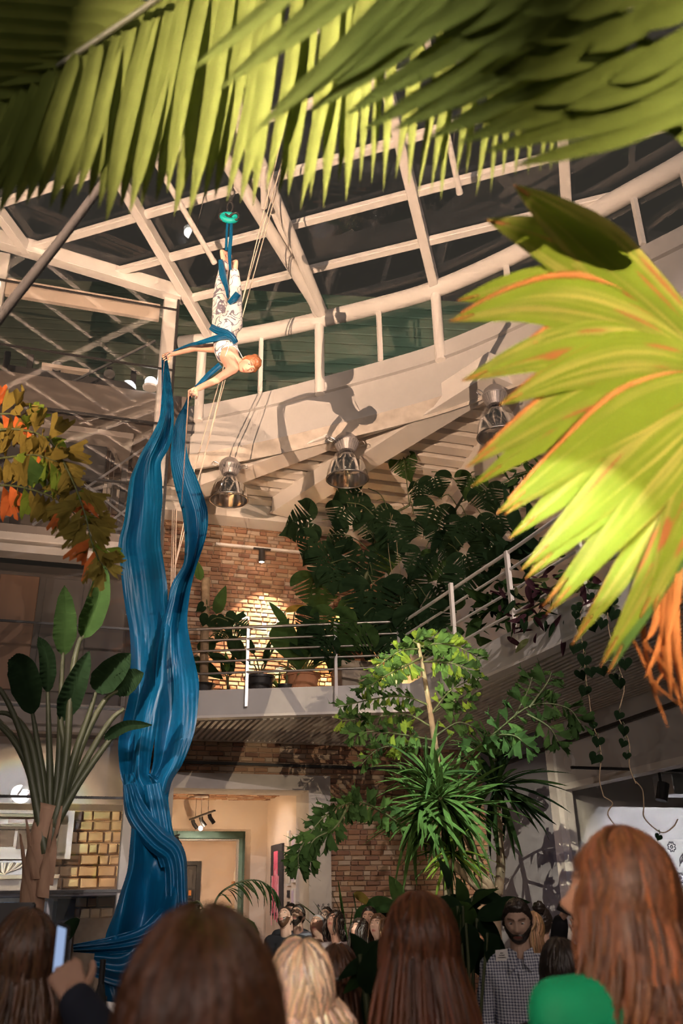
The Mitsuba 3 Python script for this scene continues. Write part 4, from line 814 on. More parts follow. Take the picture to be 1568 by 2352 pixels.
put('karabiner', tube(PY(533, 443, 7.72) + np.array([[.026 * math.cos(t), 0, .06 * math.sin(t)] for t in th]), .009, 8), 'm_steel', RGD, smooth=60)
pt = PY(534, 438, 7.72); pr = roof(*(_inv @ (pt - T0)), -.1)
put('steel_cable', tube([pt, V(pt[0], pt[1], roof(*ab(534, 100))[2] + .05)], .009, 6), 'm_steel', RGD)
# ---------------------------------------------------------------- leaves
def leafmat(name, c, trans=.35, rough=.4, var=.35):
    lo, hi = [x * (1 - var) for x in c], [x * (1 + var) for x in c]; f = mikit.proc(lambda p, n, uv: mikit.mix(lo, hi, fbm(p.x * 14, p.y * 14, p.z * 14, 3)))
    scene[name] = {'type': 'principledthin', 'base_color': f, 'roughness': rough, 'diff_trans': trans * 2, 'spec_trans': 0.0, 'eta': 1.4}
    return name
leafmat('m_leaf', (.030, .062, .020), .3); leafmat('m_leafdark', (.014, .030, .014), .25, .32, .25); leafmat('m_leafmid', (.055, .11, .030), .35, .24)  # greens tuned dark; some of the balcony shade sits in the colour
leafmat('m_leafbright', (.20, .30, .045), .5, .4); leafmat('m_frond', (.115, .150, .036), .45, .45, .2); leafmat('m_yellow', (.21, .165, .04), .45, .5, .3)
leafmat('m_autumn', (.55, .15, .045), .4, .5, .25); leafmat('m_fan', (.27, .31, .045), .5, .42, .22)
scene['m_fan']['base_color'] = mikit.proc(lambda p, n, uv: mikit.mix(mikit.mix((.19, .255, .03), (.42, .38, .10), mikit.smoothstep(.42, .85, fbm(uv.x * 11, uv.y * 2.2, 0, 3))), (.36, .13, .05), mikit.smoothstep(.83, .90, noise(uv.x * 9 + 7, uv.y * 3.1, 3.0)))); leafmat('m_purple', (.05, .022, .03), .3); leafmat('m_variegated', (.22, .26, .12), .4)
leafmat('m_drystraw', (.52, .20, .07), .3, .6, .35)
mat('m_stem', mottled((.045, .06, .025), (.075, .09, .035), 12), .55); mat('m_bark', mottled((.16, .11, .065), (.30, .22, .14), 16), .85); mat('m_petiole', mottled((.038, .044, .022), (.062, .070, .034), 5), .5)
mat('m_trunk', mikit.proc(lambda p, n, uv: mikit.mix((.20, .11, .07), (.38, .24, .16), fbm(p.x * 22, p.y * 22, p.z * 2.2))), .8)
mat('m_terracotta', mottled((.30, .13, .07), (.36, .17, .095), 6), .8); mat('m_blackpot', (.025, .025, .027), .45); mat('m_soil', (.045, .03, .02), .95); mat('m_stonebase', mottled((.24, .20, .16), (.32, .27, .22), 5), .9)
def lf(P, width, fold=.25, n=14, m=5, prof=None, up=None, droop=0):
    """a blade along the path P: width (m) times prof(t), folded along its midrib"""
    q = spline(P, n); t, a, b = frames(q, up); tt = np.linspace(0, 1, n); w = width * (np.sin(np.pi * tt**.7)**.8 if prof is None else prof(tt)); s = np.linspace(-1, 1, m)
    return grid(q[:, None] + a[:, None] * (w[:, None] * .5 * s)[:, :, None] + b[:, None] * (fold * w[:, None] * .5 * np.abs(s))[:, :, None])
def flat(poly, bend=lambda v: v, maxe=.12):
    v, f = trimesh.creation.triangulate_polygon(poly, engine='earcut'); v, f = trimesh.remesh.subdivide_to_size(np.column_stack([v, np.zeros(len(v))]), f, maxe, max_iter=8)
    return trimesh.Trimesh(bend(v), f, process=True)
def heart(n=60, w=1.0):
    t = np.linspace(0, 2 * np.pi, n, endpoint=False); x = .5 * w * (np.sin(t)**3) * 1.05; y = .46 + (13 * np.cos(t) - 5 * np.cos(2 * t) - 2 * np.cos(3 * t) - np.cos(4 * t)) / 30
    return Polygon(np.column_stack([x, 1 - y]))                      # stalk notch near y=0.1, tip at y=1
def monstera(seed):
    r = np.random.default_rng(seed); p = heart(80, 1.08); cut = []
    for s in (-1, 1):
        for k in range(6):
            y0 = .22 + .115 * k + r.uniform(-.015, .015); a = .55 - .10 * k + r.uniform(-.05, .05)
            d = np.array([s * math.cos(a), math.sin(a) * .9]); c = np.array([0, y0]); w = .010 + .005 * r.random(); nrm = np.array([-d[1], d[0]])
            i0, i1 = .16 + .03 * r.random(), .80
            cut.append(Polygon([c + d * i0, c + d * (i0 + .12) + nrm * w, c + d * i1 + nrm * w * 2.1, c + d * i1 - nrm * w * 2.1, c + d * (i0 + .12) - nrm * w]))
            if k < 4: cut.append(affinity.translate(affinity.rotate(affinity.scale(Point(0, 0).buffer(.028, 4), 1.5, .55), math.degrees(math.atan2(d[1], d[0]))), *(c + d * .085 + np.array([0, .04]))))
    for q in cut: p = p.difference(q)
    if p.geom_type == 'MultiPolygon': p = max(p.geoms, key=lambda g: g.area)
    def bend(v): v = v.copy(); v[:, 2] = .22 * np.abs(v[:, 0])**1.3 - .30 * np.clip(v[:, 1] - .3, 0, 1)**2 + .02 * np.sin(v[:, 1] * 24 + np.sign(v[:, 0])); return v
    return flat(p.simplify(.004), bend, .2)
def hleaf(): return flat(heart(26, .95), lambda v: np.column_stack([v[:, 0], v[:, 1], .18 * np.abs(v[:, 0]) - .15 * v[:, 1]**2]), .4)
def fishtail(seed, tail=.25):
    r = np.random.default_rng(seed); top = [(-.42 + .84 * k / 9, .78 + (.10 if k % 2 else -.04) * r.uniform(.5, 1.3) + .18 * k / 9) for k in range(10)]
    p = Polygon([(0, 0), (-.12, .25)] + top[:-1] + [(.46, 1.0 + tail), (.22, .45), (.05, .1)])
    return flat(p.buffer(0) if p.buffer(0).geom_type == 'Polygon' else p.convex_hull, lambda v: np.column_stack([v[:, 0], v[:, 1], .16 * np.sin(v[:, 0] * 9 + v[:, 1] * 3) * v[:, 1] - .12 * v[:, 1]**2]), .4)
TPL = {}
def tpl(name, mesh_list, mats):
    TPL[name] = {(i, m): mikit.ply(mesh, m, True) for i, mesh in enumerate(mesh_list) for m in mats}
MM = ['m_leaf', 'm_leafdark', 'm_leafmid', 'm_leafbright', 'm_yellow', 'm_autumn']
tpl('monstera', [monstera(i) for i in range(4)], ['m_leafdark', 'm_leaf', 'm_leafmid', 'm_leafbright'])
tpl('heart', [hleaf()], MM + ['m_purple'])
tpl('fishtail', [fishtail(i) for i in range(4)], MM); tpl('fishtail_long', [fishtail(9 + i, .95) for i in range(3)], MM)
_b = np.linspace(0, 1, 10)
tpl('strap', [lf(np.column_stack([_b * 0, _b, -b_ * _b**2]), .075, .3, 10, 3, lambda t: np.sin(np.pi * np.clip(t * .9 + .1, 0, 1))**.6, up=(0, 0, 1)) for b_ in (.15, .35, .6)], MM + ['m_variegated'])
tpl('blade', [lf(np.column_stack([_b * 0, _b, -b_ * _b**2]), .30, .25, 12, 5, up=(0, 0, 1)) for b_ in (.1, .35)], MM + ['m_purple', 'm_variegated'])
tpl('broad', [lf(np.column_stack([_b * 0, _b, -b_ * _b**2]), .46, .22, 12, 5, up=(0, 0, 1)) for b_ in (.15, .4)], MM)
def leaf(parent, kind, o, d, nrm, size, m, i=0, name='leaf', wid=1.0):
    """a leaf of this kind at o, its tip towards d, its upper face towards nrm"""
    y = unit(d); z = unit(np.asarray(nrm) - y * np.dot(nrm, y) + 1e-6); x = np.cross(y, z); M = mat4(o, x * size * wid, y * size, z * size)
    k = newkey(f'{parent}__{name}'); T_ = TPL[kind]; n_ = len({a for a, _ in T_})
    scene[k] = {**T_[(i % n_, m)], 'to_world': T(M)}
    return k
CV = lambda p: unit(CAM - p)                                                # towards the camera
def pot(parent, o, r, h, mt, rim=True):
    put('pot', lathe([(.001, 0), (r * .72, 0), (r * .95, h * .88), (r * 1.06, h * .88), (r * 1.06, h), (r * .9, h), (r * .88, h * .9), (.001, h * .9)], o, Z, 28), mt, parent, smooth=40)
    put('soil', lathe([(.001, h * .92), (r * .88, h * .92)], o, Z, 16), 'm_soil', parent)

# ---------------------------------------------------------------- balcony plants
BZ = 4.85
rg = np.random.default_rng(21)
t = thing('monstera_plant', 'huge dark monstera climbing from a terracotta pot on the balcony', 'plant')
mo = PY(812, 1533, 14.75); mo[2] = BZ + .50
pot(t, mo, .34, .55, 'm_terracotta')
stem = spline([mo + Z * .5, PY(820, 1400, 14.6), PY(850, 1290, 14.4), PY(880, 1200, 14.3), PY(940, 1160, 14.1)], 30); put('stem', tube(stem, np.linspace(.045, .02, 30), 8), 'm_stem', t, True)
stem2 = spline([mo + Z * .5, PY(870, 1420, 14.5), PY(940, 1330, 14.3), PY(1000, 1250, 14.0), PY(1040, 1180, 13.8), PY(1070, 1130, 13.7)], 30); put('stem', tube(stem2, np.linspace(.045, .02, 30), 8), 'm_stem', t, True)
ST = np.vstack([stem, stem2])
# (centre x, y, size px, direction of the tip in degrees, 0 = down, positive = to the right)
ML = [(930, 1068, 60, 10), (1000, 1110, 56, 20), (962, 1128, 52, 0), (810, 1135, 74, -70), (785, 1182, 58, -20), (697, 1205, 84, -75), (722, 1258, 70, -35), (860, 1180, 60, -10), (778, 1240, 72, -60), (870, 1210, 80, 10), (910, 1230, 66, 20), (995, 1180, 70, -20), (945, 1208, 52, -10), (1000, 1300, 60, -30), (832, 1290, 100, -5), (888, 1280, 54, 5), (730, 1350, 84, 0), (745, 1298, 72, -15), (765, 1325, 60, 10), (850, 1370, 96, -5), (830, 1420, 80, -20), (880, 1395, 90, 25), (940, 1345, 80, 20), (960, 1290, 66, -30), (1010, 1360, 70, 30), (970, 1420, 90, 15), (920, 1440, 84, -5), (870, 1455, 80, 10), (810, 1450, 84, -35), (760, 1440, 80, -30), (720, 1445, 74, -45), (775, 1490, 70, -20), (740, 1480, 66, -30), (1035, 1240, 56, 15), (1025, 1255, 60, 30), (1080, 1110, 56, -20), (1120, 1140, 64, 20), (1100, 1220, 70, -10), (1060, 1215, 62, -20), (1140, 1200, 60, 10), (1075, 1290, 66, 20), (1120, 1260, 60, -25), (1000, 1420, 70, 20), (985, 1470, 66, 35), (905, 1490, 66, 10), (850, 1480, 64, -30), (1060, 1340, 70, -30), (1010, 1230, 52, 0)]
for i, (px, py, s, ang) in enumerate(ML):
    Yd = 14.2 - .9 * max(0, (px - 900) / 250) + rg.uniform(-.35, .35); c = PY(px, py, Yd); S = s / 2011 * Yd * 1.42; a = math.radians(ang)
    d = unit(R_ * math.sin(a) - U_ * math.cos(a) + CV(c) * rg.uniform(-.2, .35)); o = c - d * S * .5
    leaf(t, 'monstera', o, d, CV(c) + V(*rg.normal(0, .24, 3)) + Z * .3, S, 'm_leafmid' if (px, py) in ((888, 1280),) else ('m_leafdark' if rg.random() < .8 else 'm_leaf'), i)
    j = ST[np.argmin(((ST - o)**2).sum(1))]; put('petiole', tube(spline([j, (j + o) / 2 + Z * .12, o + d * S * .1], 7), .009, 5), 'm_stem', t, True)
for px in (905, 925, 948): put('aerial_root', tube(spline([PY(px, 1165, 14.1), PY(px - 14, 1240, 14.1), PY(px - 4, 1330, 14.2)], 10), .006, 5), 'm_bark', t)
PED = solo('plant_pedestal', 'square stone pedestal under the large terracotta pot on the balcony', 'pedestal', box((.62, .62, .5), V(mo[0], mo[1], BZ + .25), A, B, Z, .015), 'm_stonebase')
def strapplant(label, o, n, size, m, potr, poth, potm, kind='strap', name='potted_plant', tilt=(20, 75), wid=1.0, seed=0, group=None):
    r = np.random.default_rng(seed); t = thing(name, label, 'plant', group); pot(t, o, potr, poth, potm); c = o + Z * poth * .92
    for i in range(n):
        az = r.uniform(0, 6.28); e = math.radians(90 - r.uniform(*tilt)); d = V(math.cos(az) * math.cos(e), math.sin(az) * math.cos(e), math.sin(e)); leaf(t, kind, c + V(d[0], d[1], 0) * .03, d, Z - .3 * d + V(*r.normal(0, .1, 3)), size * r.uniform(.6, 1.1), m if r.random() < .8 else 'm_leafmid', i, wid=wid)
    return t
def onb(px, py, Y): p = PY(px, py, Y); return V(p[0], p[1], BZ)
strapplant('bushy narrow-leaved plant in a terracotta pot, left of the monstera', onb(694, 1560, 14.75), 46, .62, 'm_variegated', .30, .34, 'm_terracotta', seed=3)
strapplant('low spider plant between the black pot and the terracotta pot', onb(640, 1565, 14.9), 26, .42, 'm_leafmid', .13, .14, 'm_blackpot', seed=4)
def stalked(label, o, leaves, potr, poth, potm, kind='broad', m='m_leafdark', name='potted_plant', moss=None, Yd=14.6, stemr=.010):
    t = thing(name, label, 'plant'); pot(t, o, potr, poth, potm); c = o + Z * poth * .9
    if moss is not None: put('moss_pole', tube([c, moss], .075, 10), 'm_bark', t, True)
    for i, (px, py, s, ang, k, mt) in enumerate(leaves):
        p = PY(px, py, Yd + .08 * ((i * 7) % 5 - 2)); S = s / 2011 * Yd * 1.18; a = math.radians(ang); d = unit(R_ * math.sin(a) - U_ * math.cos(a) + CV(p) * .15); q = p - d * S * .5
        leaf(t, k or kind, q, d, CV(p) * .9 + Z * .5 + R_ * .3 * math.sin(i * 2.1), S, mt or m, i)
        j = c if moss is None else c + (moss - c) * np.clip((q[2] - c[2]) / (moss[2] - c[2]), 0, 1); put('stalk', tube(spline([j + V(.03 * math.sin(i), .02, 0), (j + q) / 2 + (V(0, 0, .1)), q], 9), stemr, 6), 'm_stem', t, True)
    return t
oP = onb(468, 1562, 14.7)
stalked('climbing philodendron on a mossy pole in a black pot beside the silk', oP, [(456, 1310, 42, 190, 'broad', 'm_leafmid'), (478, 1425, 40, -10, 'heart', None), (476, 1485, 40, 20, 'heart', None), (505, 1380, 56, 165, 'broad', 'm_leaf'), (520, 1425, 48, 20, 'heart', None), (548, 1440, 50, 60, 'monstera', None), (552, 1415, 26, 150, 'broad', None), (508, 1455, 40, -30, 'monstera', None), (546, 1493, 66, 30, 'broad', None), (470, 1530, 76, 75, 'broad', 'm_leafdark'), (505, 1512, 44, 70, 'broad', None), (462, 1395, 26, -60, 'heart', None), (470, 1595, 40, 70, 'broad', None)], .19, .2, 'm_blackpot', moss=V(oP[0] - .05, oP[1], 6.95))
stalked('tall bird of paradise plant in a black pot behind the railing', onb(596, 1562, 14.75), [(640, 1410, 62, 215, 'blade', 'm_leaf'), (680, 1395, 50, 110, 'blade', 'm_yellow'), (575, 1480, 44, 200, 'blade', None), (612, 1500, 44, 170, 'blade', None), (560, 1510, 40, 220, 'blade', None), (672, 1480, 66, 10, 'broad', 'm_leaf'), (655, 1440, 40, 160, 'blade', None)], .25, .32, 'm_blackpot', Yd=14.75)
stalked('large leaved alocasia leaning over the balcony rail', onb(655, 1560, 14.6), [(682, 1470, 110, 5, 'heart', 'm_leaf'), (700, 1480, 70, 40, 'heart', 'm_leafdark')], .12, .14, 'm_blackpot', Yd=14.5)
stalked('small upright plant in a black dish on the balcony', onb(522, 1566, 14.7), [(520, 1520, 40, 185, 'blade', 'm_leafmid'), (533, 1528, 46, 165, 'blade', None), (512, 1535, 30, 200, 'blade', None)], .13, .07, 'm_blackpot', Yd=14.7)
# planting along the right balcony
def shrub(label, spots, kind, mts, size, seed, name='trailing_plant', face=.5, n=1):
    r = np.random.default_rng(seed); t = thing(name, label, 'plant'); o = [np.array(s) for s in spots]
    put('stem', tube(spline(o, 4 * len(o)) if len(o) > 1 else [o[0], o[0] + Z * .3], .012, 6), 'm_stem', t)
    q = spline(o, 50)
    for i in range(n):
        c = q[r.integers(50)] + V(*r.normal(0, 1, 3)) * V(.16, .16, .20); d = V(*r.normal(0, 1, 3)) + V(0, -.3, -.5); leaf(t, kind, c, d, CV(c) * face + V(*r.normal(0, .5, 3)), size * r.uniform(.6, 1.25), mts[r.integers(len(mts))], i)
    return t
pb = lambda px, py, dz=0: PZ(px, py, BZ + dz)
shrub('dark leafy shrub behind the white railing below the monstera', [pb(1070, 1440, .5), pb(1120, 1400, .6), pb(1165, 1360, .7)], 'broad', ['m_leafdark', 'm_leaf'], .34, 31, 'balcony_shrub', n=44)
shrub('large dark leaves over the right railing behind the fan leaf', [pb(1130, 1300, 1.2), pb(1180, 1250, 1.3), pb(1215, 1230, 1.3)], 'blade', ['m_leafdark'], .6, 32, 'balcony_shrub', n=26)
shrub('purple leaved creeper hanging over the balcony edge', [pb(1180, 1415, .02), pb(1215, 1400, .02), pb(1260, 1375, .05)], 'blade', ['m_purple', 'm_leafdark'], .22, 33, n=40)
shrub('striped trailing plant along the right balcony edge', [pb(1210, 1385, .2), pb(1300, 1330, .15), pb(1350, 1300, .2)], 'blade', ['m_variegated', 'm_purple', 'm_leaf'], .24, 34, n=60)
shrub('pale variegated plant on the right balcony under the fan leaf', [pb(1400, 1240, .5), pb(1450, 1215, .4), pb(1560, 1200, .4)], 'strap', ['m_variegated', 'm_leafmid'], .36, 35, 'balcony_shrub', n=60)
shrub('grassy plant behind the railing posts at the balcony corner', [pb(1030, 1520, .3), pb(1000, 1530, .3)], 'strap', ['m_leafmid', 'm_variegated'], .40, 36, 'balcony_shrub', n=34)
shrub('dark fern beside the third pendant lamp', [pb(1150, 1110, 2.4), pb(1190, 1090, 2.5), pb(1230, 1080, 2.5)], 'blade', ['m_leafdark', 'm_leaf'], .22, 37, 'hanging_fern', n=40)
# hanging heart leaf vines
def vine(label, path, leaves, D0_, seed):
    r = np.random.default_rng(seed); t = thing('hanging_vine', label, 'vine'); P = spline([PY(x, y, D0_ + .0 * k) for k, (x, y) in enumerate(path)], 40); put('stem', tube(P, .006, 5), 'm_bark', t)
    for i, (px, py, s) in enumerate(leaves):
        c = PY(px, py, D0_ - .03); S = s / 2011 * D0_ * 1.25; d = unit(-U_ + R_ * r.uniform(-.5, .5)); q = c - d * S * .5; leaf(t, 'heart', q, d, CV(c) + V(*r.normal(0, .35, 3)), S, 'm_leafdark', i); j = P[np.argmin(((P - q)**2).sum(1))]; put('petiole', tube([j, (j + q) / 2 + Z * .02, q + d * S * .12], .004, 5), 'm_stem', t)
vine('left one of the heart leaved vines hanging from the right balcony', [(1345, 1350), (1330, 1430), (1338, 1480), (1342, 1520), (1346, 1565), (1352, 1600), (1360, 1660), (1374, 1700), (1380, 1740), (1376, 1790), (1386, 1830)], [(1325, 1395, 24), (1335, 1430, 26), (1322, 1412, 18), (1336, 1446, 20), (1359, 1438, 26), (1321, 1487, 26), (1338, 1483, 20), (1341, 1515, 28), (1333, 1549, 26), (1356, 1542, 24), (1342, 1585, 26), (1362, 1665, 16), (1373, 1702, 24), (1367, 1740, 26), (1354, 1370, 20), (1387, 1367, 26)], 9.3, 41)
vine('right one of the heart leaved vines hanging from the right balcony', [(1400, 1330), (1395, 1420), (1405, 1480), (1420, 1530), (1433, 1580), (1420, 1640), (1430, 1670), (1445, 1710), (1445, 1760), (1460, 1800)], [(1387, 1395, 34), (1409, 1408, 30), (1383, 1430, 26), (1435, 1523, 28), (1422, 1567, 26), (1410, 1555, 20), (1382, 1540, 24), (1421, 1642, 20), (1432, 1676, 24), (1431, 1706, 18), (1439, 1735, 16), (1405, 1380, 24), (1448, 1385, 22), (1372, 1395, 24)], 9.0, 42)
vine('bare tendrils in front of the gallery spotlight', [(1386, 1830), (1406, 1845), (1396, 1872), (1430, 1918)], [], 9.3, 43)
vine('angular bare twig in front of the flower poster', [(1460, 1795), (1475, 1815), (1478, 1850), (1480, 1880), (1518, 1912), (1545, 1900), (1556, 1882)], [(1512, 1922, 14)], 9.0, 44)
t = thing('hanging_plant', 'small leaves dangling over the white balcony fascia', 'plant')
for i, (px, py, s, a) in enumerate([(1272, 1430, 30, -20), (1294, 1425, 30, 30), (1253, 1425, 22, 0), (1210, 1425, 26, -15), (1196, 1420, 22, 10), (1225, 1418, 22, 30)]): c = PY(px, py, 10.0); leaf(t, 'blade', c, R_ * math.sin(math.radians(a)) - U_, CV(c), s / 2011 * 10 * 1.3, 'm_leafdark', i)

# ---------------------------------------------------------------- fishtail palm in the middle of the hall
def fronds(t, specs, mfun, stemr=.012, size=.2, seed=0, kind='fishtail', gap=.5, Yd=11.0, both=True, lim=9999):
    """each frond: pixel path (x, y, depth); leaflets on both sides become its sub-parts"""
    r = np.random.default_rng(seed); cnt = 0
    for path in specs:
        P = spline([PY(*p) for p in path], 26); k = put('frond', tube(P, np.linspace(stemr, stemr * .35, 26), 6), 'm_stem', t, True); L = np.linalg.norm(np.diff(P, axis=0), axis=1).sum(); n = max(4, int(L / (size * gap))); tt, aa, bb_ = frames(P)
        for i in range(n):
            f = .18 + .82 * (i + .5) / n; j = min(24, int(f * 25)); o = P[j] + (P[j + 1] - P[j]) * (f * 25 - j)
            for s in ((-1, 1) if both else (1,)):
                sd = unit(np.cross(tt[j], CV(o)) * s); d = unit(sd * .9 + tt[j] * .55 + V(0, 0, -.35) + V(*r.normal(0, .28, 3))); sz = size * r.uniform(.7, 1.2) * (1 - .25 * f)
                leaf(k, kind, o, d, CV(o) * .7 + Z * .6 + V(*r.normal(0, .45, 3)), sz, mfun(r, f, o), int(r.integers(9)), 'leaflet'); cnt += 1
    return cnt
FP = thing('fishtail_palm', 'tall fishtail palm with a sunlit looking top, standing amid the crowd', 'palm tree')
Yc = 9.0
trunk = spline([PY(1030, 2110, Yc) * V(1, 1, 0), PY(1030, 2060, Yc), PY(1022, 1900, Yc), PY(1005, 1760, Yc), PY(990, 1650, Yc), PY(972, 1540, Yc), PY(960, 1478, Yc)], 40)
put('trunk', tube(trunk, np.linspace(.055, .016, 40), 8), 'm_bark', FP, True)
topm = lambda r, f, o: ('m_leaf', 'm_leafmid', 'm_leafmid', 'm_leafbright')[int(r.integers(4))]
n1 = fronds(FP, [[(962, 1490, 9), (920, 1495, 8.8), (870, 1530, 8.6), (835, 1585, 8.5)], [(964, 1486, 9), (1010, 1478, 8.9), (1060, 1490, 8.9), (1105, 1515, 9)], [(968, 1510, 9), (930, 1530, 8.6), (880, 1555, 8.4), (845, 1580, 8.3)], [(970, 1520, 9), (1010, 1520, 8.7), (1060, 1530, 8.6), (1100, 1560, 8.6)], [(965, 1482, 9), (950, 1470, 9.3), (1000, 1465, 9.5), (1050, 1470, 9.6)]], topm, size=.16, seed=51, gap=.30)
n2 = fronds(FP, [[(985, 1620, 9), (930, 1600, 8.9), (860, 1605, 8.7), (775, 1625, 8.6)], [(990, 1640, 9), (1030, 1590, 8.9), (1080, 1560, 8.9)], [(988, 1640, 9), (1040, 1610, 9), (1090, 1610, 9)], [(992, 1670, 9), (930, 1640, 9.1), (850, 1650, 9.1), (780, 1655, 9.2)], [(995, 1700, 9), (940, 1690, 8.8), (860, 1680, 8.6), (800, 1690, 8.6)], [(1000, 1720, 9), (940, 1710, 9), (870, 1720, 9), (830, 1755, 9)], [(1000, 1690, 9), (1050, 1660, 9), (1090, 1670, 9)]], topm, size=.15, seed=52, gap=.42)
n3 = fronds(FP, [[(1010, 1800, 9), (1070, 1740, 8.6), (1140, 1680, 8.2), (1220, 1620, 8.0), (1300, 1625, 8.0), (1335, 1665, 8.0)], [(1120, 1690, 8.3), (1180, 1690, 8.0), (1215, 1720, 7.9)], [(1180, 1650, 8.1), (1210, 1590, 8.1), (1222, 1555, 8.1)], [(1215, 1625, 8.0), (1255, 1570, 8.1), (1266, 1545, 8.1)], [(1210, 1640, 8.0), (1260, 1670, 7.9), (1285, 1710, 7.9)]], lambda r, f, o: 'm_leaf' if r.random() < .7 else 'm_leafmid', size=.20, seed=53, gap=.6)
FL = thing('fishtail_frond_plant', 'fishtail palm frond arching in front of the doorway surround', 'plant')
fronds(FL, [[(1010, 1960, 9.2), (930, 1900, 8.6), (850, 1850, 8.0), (800, 1845, 7.7), (740, 1880, 7.5), (690, 1950, 7.4), (685, 1995, 7.4)], [(800, 1850, 7.7), (770, 1900, 7.5), (720, 1930, 7.4), (700, 1980, 7.4)]], lambda r, f, o: 'm_leaf' if r.random() < .7 else 'm_leafmid', size=.17, seed=54, gap=.42)
# dragon trees
def rosette(t, c, n, size, m, seed, sph=1.0, up=.2, kind='strap', alt='m_leafmid', lean=(0, 0, 0)):
    r = np.random.default_rng(seed); k = put('crown', trimesh.creation.icosphere(1, size * .05).apply_translation(c), 'm_stem', t)
    for i in range(n):
        d = V(*r.normal(0, 1, 3)); d = unit(d) ; d[2] = d[2] * sph + up; d = unit(d + np.asarray(lean)); leaf(k, kind, c, d, Z * .8 + CV(c) * .4 + V(*r.normal(0, .15, 3)), size * r.uniform(.7, 1.08), m if r.random() < .6 else alt, i)
DR = thing('dragon_tree', 'branching dragon tree with glossy spiky crowns left of the grey wall', 'plant')
base = PY(1128, 2095, 8.8)
for path, c0, n, s, sd in [([(1128, 2095), (1090, 2030), (1040, 1985), (1000, 1960), (975, 1900), (968, 1870)], (968, 1865), 60, .62, 61), ([(1132, 2090), (1108, 2010), (1085, 1950), (1060, 1900), (1040, 1870)], (1035, 1860), 90, .66, 62)]:
    P = spline([base * V(1, 1, 0)] + [PY(x, y, 8.8) for x, y in path], 30); put('stem', tube(P, np.linspace(.055, .03, 30), 9), 'm_bark', DR, True)
    rosette(DR, PY(*c0, 8.7), n, s, 'm_leafmid', sd, .9, .12)
rosette(DR, PY(1010, 1835, 8.6), 60, .6, 'm_leafmid', 63, .8, .2); rosette(DR, PY(985, 1790, 8.7), 40, .55, 'm_leaf', 64, .6, .5)
rosette(DR, PY(1040, 1960, 8.8), 44, .46, 'm_leafbright', 65, .9, -.2, alt='m_leafmid')
Y2 = thing('yucca', 'slim yucca with one spiky crown on a knobbly bare trunk against the grey wall', 'plant')
P = spline([PY(1138, 2100, 9.2) * V(1, 1, 0), PY(1136, 2095, 9.2), PY(1143, 2055, 9.2), PY(1150, 1990, 9.2), PY(1146, 1930, 9.2), PY(1144, 1880, 9.2), PY(1140, 1830, 9.2)], 36); put('trunk', tube(P, np.linspace(.055, .032, 36), 10), 'm_bark', Y2, True)
for i in range(30): j = 6 + i % 28; put('leaf_scar', tube([P[j], P[j] + .055 * V(math.cos(i * 2.4), math.sin(i * 2.4), .4)], .010, 5), 'm_bark', Y2)
rosette(Y2, PY(1140, 1810, 9.15), 74, .66, 'm_leaf', 66, .75, .12, alt='m_leafdark'); rosette(Y2, PY(1136, 1745, 9.15), 34, .5, 'm_leafmid', 67, .5, .9, alt='m_leaf')
# undergrowth among the people
def bush(label, spots, seed, Yd, kind='broad', dy_=0):
    r = np.random.default_rng(seed); t = thing('leafy_plant', label, 'plant'); spots = [(x, y + dy_, s, a, m) for x, y, s, a, m in spots]; c0 = PY(spots[0][0], spots[0][1], Yd)
    for i, (px, py, s, ang, m) in enumerate(spots):
        c = PY(px, py, Yd + r.uniform(-.2, .2)); S = s / 2011 * Yd * 1.1; a = math.radians(ang); d = unit(R_ * math.sin(a) - U_ * math.cos(a) + CV(c) * .2); o = c - d * S * .5; leaf(t, kind, o, d, CV(c) * .7 + Z * .7 + V(*r.normal(0, .25, 3)), S, m, i, wid=1.15)
        put('stalk', tube(spline([V(c0[0] + .1 * math.sin(i), c0[1], .0), V(o[0] * .5 + c0[0] * .5, o[1], o[2] * .7), o], 8), .010, 5), 'm_stem', t, True)
D_, L_, G_, Y_ = 'm_leafdark', 'm_leaf', 'm_leafmid', 'm_leafbright'
bush('big dark leaved plant in the crowd with one bright lime leaf', [(888, 2235, 90, -30, Y_), (862, 2180, 110, 160, D_), (830, 2200, 90, -60, L_), (905, 2170, 100, 120, D_), (850, 2260, 100, -20, D_), (872, 2300, 90, 10, L_), (915, 2250, 60, 0, Y_), (840, 2150, 80, 200, D_), (880, 2140, 90, 100, D_), (815, 2175, 70, -80, D_), (900, 2210, 70, 40, D_), (860, 2220, 80, 30, D_)], 71, 3.9, dy_=42)
bush('broad leaved plant behind the red haired woman and the checked shirt', [(1050, 2080, 90, 100, D_), (1090, 2060, 80, 150, L_), (1010, 2090, 90, -80, D_), (1075, 2130, 100, 20, G_), (1060, 2050, 60, 190, L_), (1110, 2120, 90, 60, D_), (1040, 2140, 90, -10, L_), (1145, 2090, 90, 110, D_), (1130, 2150, 80, 40, D_), (1165, 2070, 70, 120, D_), (1080, 2180, 90, 10, D_), (1100, 2200, 90, 30, D_), (1140, 2200, 90, 20, D_), (1030, 2010, 60, 180, D_), (1120, 2060, 60, 90, D_)], 72, 6.2)
bush('low leafy plant in front of the brick wall with a yellow leaf', [(835, 2065, 44, 60, 'm_yellow'), (880, 2075, 70, 100, L_), (910, 2045, 60, 200, G_), (850, 2095, 70, -70, D_), (900, 2090, 70, 80, D_), (825, 2110, 60, -40, L_), (865, 2120, 60, 20, D_)], 73, 12.6)
strapplant('spiky grass plant standing by the concrete surround', PY(800, 2150, 12.8) * V(1, 1, 0), 18, 1.1, 'm_leafmid', .2, .95, 'm_blackpot', tilt=(3, 38), seed=5, wid=.4)
